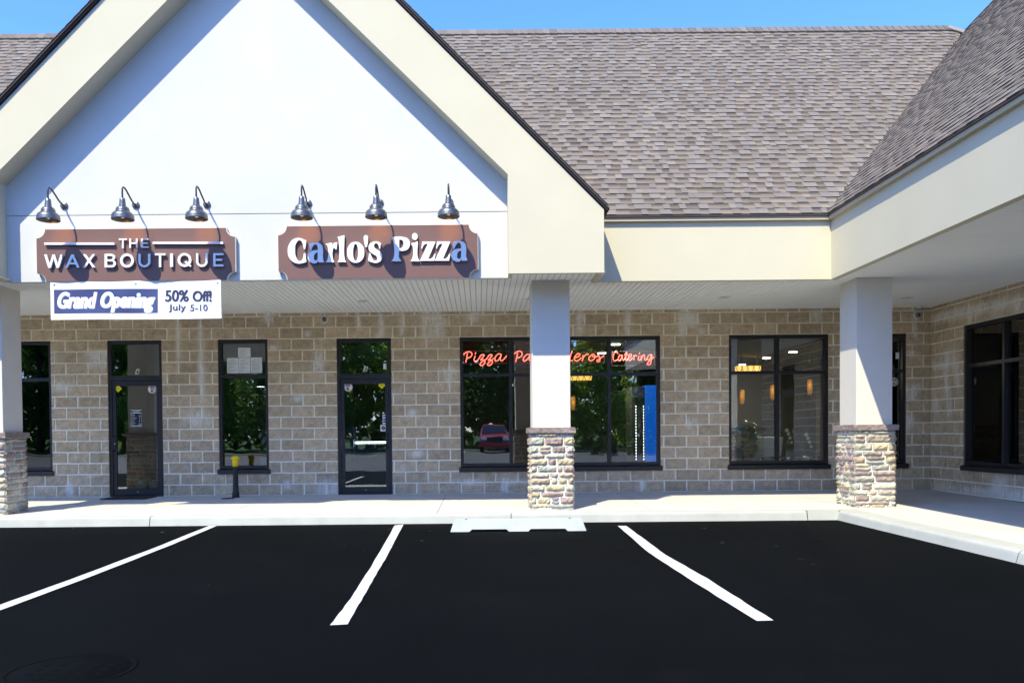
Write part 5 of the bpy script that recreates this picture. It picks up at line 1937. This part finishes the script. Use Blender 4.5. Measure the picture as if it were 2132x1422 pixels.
# pendant lamps and chandelier
def pendant(x, y, z, label):
    r = empty("pendant_lamp", (x, y, z))
    m = MB(); m.tube([(x, y, z + .16), (x, y, 2.70)], .004, 6); m.build("cord", M_BLACK, r)
    m = MB()
    for k in range(14):
        a = 2 * math.pi * k / 14
        p = lambda r_, h_: (x + .62 * r_ * math.cos(a), y + .62 * r_ * math.sin(a), z + h_ * .8)
        m.tube([p(.05, .15), p(.072, .04), p(.066, -.10), p(.045, -.16 - .03 * (k % 3))], .0075, 5)
    m.build("lamp_shade", M_WARMD, r)
    m = MB(); m.lathe([(.004, -.06), (.022, -.04), (.030, 0), (.02, .04), (.012, .09), (.004, .1)], (x, y, z), 14); m.build("bulb", M_WARM, r)
    tag(r, label, "pendant lamp", "amber pendant lamps in the salon")


for (x, y, Y, lb) in ((1686, 803, 1.0, "rightmost amber pendant lamp in the plant window"), (1608.5, 814, 1.6, "amber pendant lamp just left of the centre bar of the plant window"), (1545, 824, 2.2, "faint leftmost amber pendant lamp in the plant window"), (1193, 837, 2.4, "amber pendant lamp beside the right edge of the middle column")):
    q = px(x, y, Y)
    pendant(q.x, Y, q.z, lb)


def chandelier(x, y, Y, label, w):
    q = px(x, y, Y)
    r = empty("chandelier", q)
    m = MB(); m.box(q.x - w, q.x + w, q.y - .10, q.y + .10, q.z - .06, q.z + .06); m.build("lamp_shade", M_WARM, r)
    m = MB()
    for k in range(9):
        xx = q.x - w + 2 * w * k / 8
        for yy in (q.y - .106, q.y + .106):
            m.tube([(xx, yy, q.z - .065), (xx + .05 * (1 if k % 2 else -1), yy, q.z + .065)], .006, 5)
    m.box(q.x - w - .01, q.x + w + .01, q.y - .11, q.y + .11, q.z - .08, q.z - .068)
    m.build("lattice", M_DSTEEL, r)
    for s in (-.8, .8):
        m = MB()
        m.tube([(q.x + w * s, q.y, q.z + .06), (q.x + w * s, q.y, 2.70)], .005, 6)
        m.build("rod", M_BLACK, r)
    tag(r, label, "chandelier", "amber box chandeliers")


chandelier(1557, 768, 3.2, "long glowing amber box chandelier in the plant window", .25)
chandelier(1205, 786, 3.6, "glowing amber box chandelier just right of the middle column", .28)
for i, (x, y) in enumerate(((1282, 718), (1253, 736), (1596, 746), (1651, 734), (1545, 760))):
    q = pz(x, y, 2.68)
    m = MB(); m.cbox(q.x - .08, q.x + .08, q.y - .03, q.y + .03, 2.675, 2.698, .004)
    o = m.build("ceiling_lamp", M_LED)
    if i in (0, 2, 3):
        la = bpy.data.lights.new("ceiling_light", 'AREA')
        la.energy = 15; la.size = .05; la.color = (1.0, 0.9, 0.75)
        lo = bpy.data.objects.new("ceiling_light", la)
        COL.objects.link(lo); lo.parent = o; lo.location = (0, 0, -0.02)
    tag(o, ["lit white ceiling lamp nearest the glass in the Catering pane", "lit white ceiling lamp behind the Heros neon", "lit white ceiling lamp left of the centre bar of the plant window", "lit white ceiling lamp right of the centre bar of the plant window", "lit white ceiling lamp above the amber chandelier"][i], "ceiling lamp", "small lit lamps on the shop ceilings")

# blue drinks cooler against the right edge of the pizza window
ck = empty("drinks_cooler", (3.05, 0.7, .012))
xa, xm, xb_ = px(1316, 900, .42).x, px(1345, 900, .36).x, px(1374, 900, .36).x
zt_ = px(1355, 802, .36).z
m = MB(); m.box(xa, xm, .44, 1.1, .014, zt_ - .02); m.build("cabinet", M_INTD, ck)
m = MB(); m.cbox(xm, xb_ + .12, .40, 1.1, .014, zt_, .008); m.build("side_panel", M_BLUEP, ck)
m = MB(); m.box(xa, xm - .005, .415, .438, zt_ - .22, zt_ - .03); m.build("header_panel", M_NAVY, ck)
for i, xx in enumerate((1324, 1340)):
    m = MB()
    q0 = px(xx, 846, .425); q1 = px(xx, 962, .425)
    for k in range(20):
        z = q0.z + (q1.z - q0.z) * k / 19
        m.lathe([(.0075, 0), (.007, -.004), (.001, -.006)], (q0.x, .43, z), 8, None, 0, 'y')
    m.box(q0.x - .012, q0.x + .012, .430, .437, q1.z - .02, q0.z + .02, None, 1)
    m.build("led_strip", [M_LED, M_BLACK], ck)
tag(ck, "tall blue drinks cooler with dotted light strips at the window edge", "cooler")

# added counter standing in for the reflection seen in door 3
ct = empty("reflection_counter", (-1.9, 2.1, .012))
m = MB(); m.box(-3.0, -.6, 1.8, 2.6, .012, .86); m.build("base", mat("counter_blue", (0.03, 0.09, 0.13), .5), ct)
m = MB(); m.box(-3.02, -.58, 1.76, 2.64, .862, .90); m.build("top", M_SHELF, ct)
m = MB(); m.box(-2.75, -1.0, 1.765, 1.785, .90, .935); m.build("reflection_strip", M_LED, ct)  # added glowing bar imitating a bright reflection on the door glass
m = MB(); m.box(-2.95, -.65, 2.58, 2.6, .90, 1.35); m.build("glass_guard", M_ACRYL, ct)
tag(ct, "added blue counter with a glowing strip imitating a reflection in door 3", "counter")
m = MB(); m.cbox(-2.92, -2.50, 1.35, 1.72, .014, 1.25, .01)
o = m.build("reflection_chest", mat("chest_blue", (0.006, 0.045, 0.16), 0.5))  # added block, its blue stands in for a reflection on the glass
tag(o, "added blue chest imitating a blue reflection at the left of door 3", "chest")
m = MB(); m.box(-2.88, -2.54, 1.342, 1.349, .55, 1.05); m.build("label_panel", mat("chest_label", (0.16, 0.2, 0.24), 0.5), o)

# black pendant and wall lettering in the boutique
q = px(543, 800, .9)
r = empty("pendant_lamp", q)
m = MB(); m.lathe([(.10, -.05), (.105, -.03), (.07, .06), (.03, .09), (.01, .1)], q, 20, None, 0, 'z', False); m.build("lamp_shade", M_BLACK, r)
m = MB(); m.lathe([(.085, -.045), (.02, -.04), (.003, -.04)], q, 20); m.build("bulb", M_LED, r)
m = MB(); m.tube([q + Vector((0, 0, .09)), (q.x, q.y, 2.70)], .004, 6); m.build("cord", M_BLACK, r)
tag(r, "black dome pendant with a lit white rim in the poster window", "pendant lamp")
ws_ = empty("wall_lettering", (-3.9, 1.89, 1.2))
mb = MB()
for chh, bx in (('W', (515, 862, 534, 878)), ('A', (539, 862, 554, 878)), ('X', (559, 862, 574, 878))):
    me = curve_mesh([[(x, y, 1) for x, y in pl] for pl in GL[chh]], .01)
    add_fit(mb, me, pq(*bx, 1.885), 1.880, 1.895)
mb.build("word_wax", M_BLACK, ws_, recalc=False)
mb = MB(); tl, tr, bl = pq(515, 848.5, 575, 850, 1.885); mb.box(tl[0], tr[0], 1.88, 1.895, bl[1], tl[1]); mb.build("rule_bar", M_BLACK, ws_)
tag(ws_, "black WAX lettering on the pale inner wall behind the poster window", "lettering")
# glass pane leaning inside the wing window
m = MB()
q0, q1 = Vector((8.36, -1.25, .42)), Vector((8.75, -1.42, 1.42))
m.idx([q0, q0 + Vector((.05, -.42, 0)), q1 + Vector((.05, -.05, 0)), q1, q0 + Vector((.02, .004, 0)), q0 + Vector((.07, -.416, 0)), q1 + Vector((.07, -.046, 0)), q1 + Vector((.02, .004, 0))],
      [(0, 1, 2, 3), (7, 6, 5, 4), (0, 4, 5, 1), (1, 5, 6, 2), (2, 6, 7, 3), (3, 7, 4, 0)])
o = m.build("leaning_panel", M_SHELF)
tag(o, "narrow pale panel leaning inside the wing window", "panel")

# ---------------------------------------------------------------- across the lot: what the glass mirrors
def tree_mesh(seed, H_, R_, nleaf, cols):
    rnd = random.Random(seed)
    tr = MB()
    pts = [Vector((0, 0, -.1)), Vector((rnd.uniform(-.1, .1), 0, H_ * .25)), Vector((rnd.uniform(-.3, .3), rnd.uniform(-.2, .2), H_ * .55)), Vector((rnd.uniform(-.4, .4), 0, H_ * .85))]
    tr.tube(pts, [.20, .16, .11, .04], 9)
    clumps = []
    for k in range(26):
        t = rnd.uniform(.14, 1.0)
        a = rnd.uniform(0, 6.28)
        rr2 = R_ * (1 - 0.55 * t) * rnd.uniform(.35, 1.0) * (1 if t > .2 else .8)
        c = Vector((rr2 * math.cos(a), rr2 * math.sin(a), H_ * (t * .93 + .05)))
        s = pts[1].lerp(pts[3], max(0, t - .18))
        tr.tube([s, s.lerp(c, .5) + Vector((0, 0, .15)), c], [.05, .03, .012], 5)
        clumps.append((c, rnd.uniform(.55, 1.15) * R_ * .42))
    lf = MB()
    for k in range(nleaf):
        c, rad = rnd.choice(clumps)
        n = Vector((rnd.gauss(0, 1), rnd.gauss(0, 1), rnd.gauss(0, .7))).normalized()
        p = c + n * rad * rnd.uniform(.3, 1.05) ** .6
        d = (n + Vector((rnd.uniform(-1, 1), rnd.uniform(-1, 1), rnd.uniform(-.8, .5)))).normalized()
        s = d.cross(Vector((rnd.uniform(-1, 1), rnd.uniform(-1, 1), rnd.uniform(-1, 1)))).normalized()
        L_, w = rnd.uniform(.14, .30), rnd.uniform(.07, .15)
        col = rnd.choice(cols); f = rnd.uniform(.75, 1.25)
        lf.face([p - s * w * .4, p + d * L_ * .5 - s * w, p + d * L_, p + d * L_ * .5 + s * w, p + s * w * .4], tuple(q * f for q in col))
    return tr, lf


TC = [[(0.16, 0.29, 0.04), (0.19, 0.33, 0.05), (0.12, 0.23, 0.04)], [(0.08, 0.17, 0.035), (0.10, 0.20, 0.045), (0.12, 0.22, 0.04)], [(0.24, 0.38, 0.06), (0.28, 0.42, 0.07), (0.19, 0.33, 0.05)]]
protos = []
for i in range(3):
    r = empty("leafy_tree", (0, 0, 0))
    tr, lf = tree_mesh(40 + i, [10.5, 12.0, 9.0][i], [3.6, 3.7, 3.3][i], 11000, TC[i])
    tr.build("trunk", M_BARK, r)
    lf.build("crown", M_LEAF, r, recalc=False)
    protos.append(r)
used = [False] * 3
TL = ["mid green round tree across the lot, mirrored in the shop glass", "tall dark green tree across the lot, mirrored in the shop glass", "light green spreading tree across the lot, mirrored in the shop glass"]
rnd = random.Random(77)
TX = [-46, -41.5, -37, -33, -29, -25, -21, -17, -13.5, -10, -6.5, -3, 1.5, 5, 8.5, 12, 15.5, 19, 23, 27, 31]
for i, x in enumerate(TX):
    k = (i * 2 + (i // 3)) % 3
    o = protos[k] if not used[k] else copy_tree(protos[k])
    used[k] = True
    o.location = (x + rnd.uniform(-1, 1), -50 - rnd.uniform(0, 6) + (4 if 8 < x < 16 else 0), GZ)
    o.rotation_euler = (0, 0, rnd.uniform(0, 6.28))
    s = rnd.uniform(.85, 1.2)
    o.scale = (s, s, s * rnd.uniform(.95, 1.1))
    tag(o, TL[k], "tree", "%s trees across the lot" % ["mid green", "dark green", "light green"][k])
# second, denser row behind them that closes the view
mb = MB()
rw_ = random.Random(5)
for k in range(20000):
    x = rw_.uniform(-75, 60)
    h_ = (13 + 3.5 * noise.noise(Vector((x * .13, 2, 0))) + 2 * noise.noise(Vector((x * .5, 5, 0))))
    p = Vector((x, -62 - rw_.uniform(0, 6), rw_.uniform(0, 1) * h_))
    d = Vector((rw_.gauss(0, 1), rw_.gauss(0, 1), rw_.gauss(0, .6))).normalized()
    s = d.cross(Vector((rw_.gauss(0, 1), rw_.gauss(0, 1), rw_.gauss(0, 1)))).normalized()
    L_ = rw_.uniform(.6, 1.4)
    col = rw_.choice(TC[1] + TC[0]); f = rw_.uniform(.6, 1.1)
    mb.face([p, p + d * L_ * .5 - s * L_ * .35, p + d * L_, p + d * L_ * .5 + s * L_ * .35], tuple(q * f for q in col))
kind(mb.build("woodland", M_LEAF, recalc=False), "stuff")


def bush(x, y, r_, h_, seed, label):
    rnd = random.Random(seed)
    lf = MB()
    for k in range(1500):
        n = Vector((rnd.gauss(0, 1), rnd.gauss(0, 1), abs(rnd.gauss(0, 1)))).normalized()
        lump = 1 + .16 * noise.noise(n * 2.3 + Vector((seed, 0, 0)))
        p = Vector((x, y, GZ)) + Vector((n.x * r_ * lump, n.y * r_ * lump, n.z * h_ * lump)) * rnd.uniform(.75, 1.02)
        d = (n + Vector((rnd.uniform(-1, 1), rnd.uniform(-1, 1), rnd.uniform(-.5, 1)))).normalized()
        s = d.cross(Vector((rnd.gauss(0, 1), rnd.gauss(0, 1), rnd.gauss(0, 1)))).normalized()
        f = rnd.uniform(.7, 1.2)
        lf.face([p, p + d * .05 - s * .03, p + d * .10, p + d * .05 + s * .03], (0.035 * f, 0.08 * f, 0.02 * f))
    o = lf.build("bush", M_LEAF, org=(x, y, GZ), recalc=False)
    tag(o, label, "bush", "clipped bushes across the lot")


bush(6.9, -31.8, .62, .95, 3, "round clipped bush across the lot mirrored right of the middle column")
bush(8.9, -31.5, .75, .85, 4, "wider clipped bush across the lot mirrored below the Catering neon")


def car():
    r = empty("parked_car", (0.95, -39.2, GZ))
    X, Y = 0.95, -39.2
    side = [(-2.25, .32), (-2.3, .55), (-2.25, .95), (-2.15, 1.10), (-1.75, 1.62), (-1.55, 1.70), (.15, 1.72), (.35, 1.66), (1.05, 1.12), (1.95, 1.02), (2.2, .92), (2.28, .62), (2.25, .32),
            (1.82, .32), (1.76, .55), (1.6, .68), (1.38, .70), (1.16, .66), (1.02, .52), (.98, .32), (-.98, .32), (-1.02, .52), (-1.16, .66), (-1.38, .70), (-1.6, .68), (-1.76, .55), (-1.82, .32)]
    cab = lambda z: 1.0 if z < 1.05 else 1.0 - 0.28 * (z - 1.05) / .67
    m = MB()
    n = len(side)
    rings = []
    for u in (-1, -.94, .94, 1):
        ins_ = .97 if abs(u) == 1 else 1.0
        rings.append([(X + u * .93 * cab(z), Y + y * ins_, GZ + .32 + (z - .32) * (ins_ if z > .4 else 1)) for y, z in side])
    vs = [q for rg in rings for q in rg]
    fs = [(j * n + i, j * n + (i + 1) % n, (j + 1) * n + (i + 1) % n, (j + 1) * n + i) for j in range(3) for i in range(n)]
    fs += [tuple(range(n)), tuple(range(4 * n - 1, 3 * n - 1, -1))]
    m.idx(vs, fs)
    m.build("body", M_CARRED, r)
    m = MB()
    m.idx([(X - .76, Y + 1.03, GZ + 1.17), (X + .76, Y + 1.03, GZ + 1.17), (X + .66, Y + .42, GZ + 1.645), (X - .66, Y + .42, GZ + 1.645),
           (X - .76, Y + .93, GZ + 1.12), (X + .76, Y + .93, GZ + 1.12), (X + .66, Y + .30, GZ + 1.60), (X - .66, Y + .30, GZ + 1.60)],
          [(0, 1, 2, 3), (7, 6, 5, 4), (0, 4, 5, 1), (1, 5, 6, 2), (2, 6, 7, 3), (3, 7, 4, 0)])
    m.build("windshield", M_CARGL, r)
    for s in (-1, 1):
        m = MB()
        m.prism([(Y - 1.6, 1.15), (Y + .75, 1.15), (Y + .25, 1.60), (Y - 1.5, 1.60)], lambda u, d, w: (X + s * (d + .93 * cab(w)), u, GZ + w), -.02, .008)
        m.build("side_window", M_CARGL, r)
        m = MB(); m.cbox(X + s * .66 - .20, X + s * .66 + .20, Y + 2.16, Y + 2.29, GZ + .72, GZ + .92, .03); m.build("headlight", M_HEADL, r)
        m = MB(); m.cbox(X + s * 1.04 - .10, X + s * 1.04 + .10, Y + .70, Y + .82, GZ + 1.10, GZ + 1.26, .03); m.build("side_mirror", M_CARRED, r)
        for y in (1.40, -1.40):
            m = MB(); m.lathe([(.20, -.10), (.34, -.11), (.36, -.06), (.36, .06), (.34, .11), (.20, .10)], (X + s * .82, Y + y, GZ + .36), 26, None, 0, 'x'); w_ = m.build("wheel", M_TYRE, r)
            m = MB(); m.lathe([(.21, -.08), (.21, .08), (.06, .10 * s + 0.0), (.01, .1 * s)], (X + s * .84, Y + y, GZ + .36), 18, None, 0, 'x'); m.build("rim", M_CHROME, w_)
    m = MB(); m.cbox(X - .42, X + .42, Y + 2.20, Y + 2.30, GZ + .60, GZ + .88, .02); m.build("grille", M_BLACK, r)
    m = MB(); m.cbox(X - .90, X + .90, Y + 2.2, Y + 2.36, GZ + .36, GZ + .54, .04); m.build("bumper", M_CARRED, r)
    tag(r, "red sport utility car parked across the lot, mirrored in the pizza window", "car")


car()
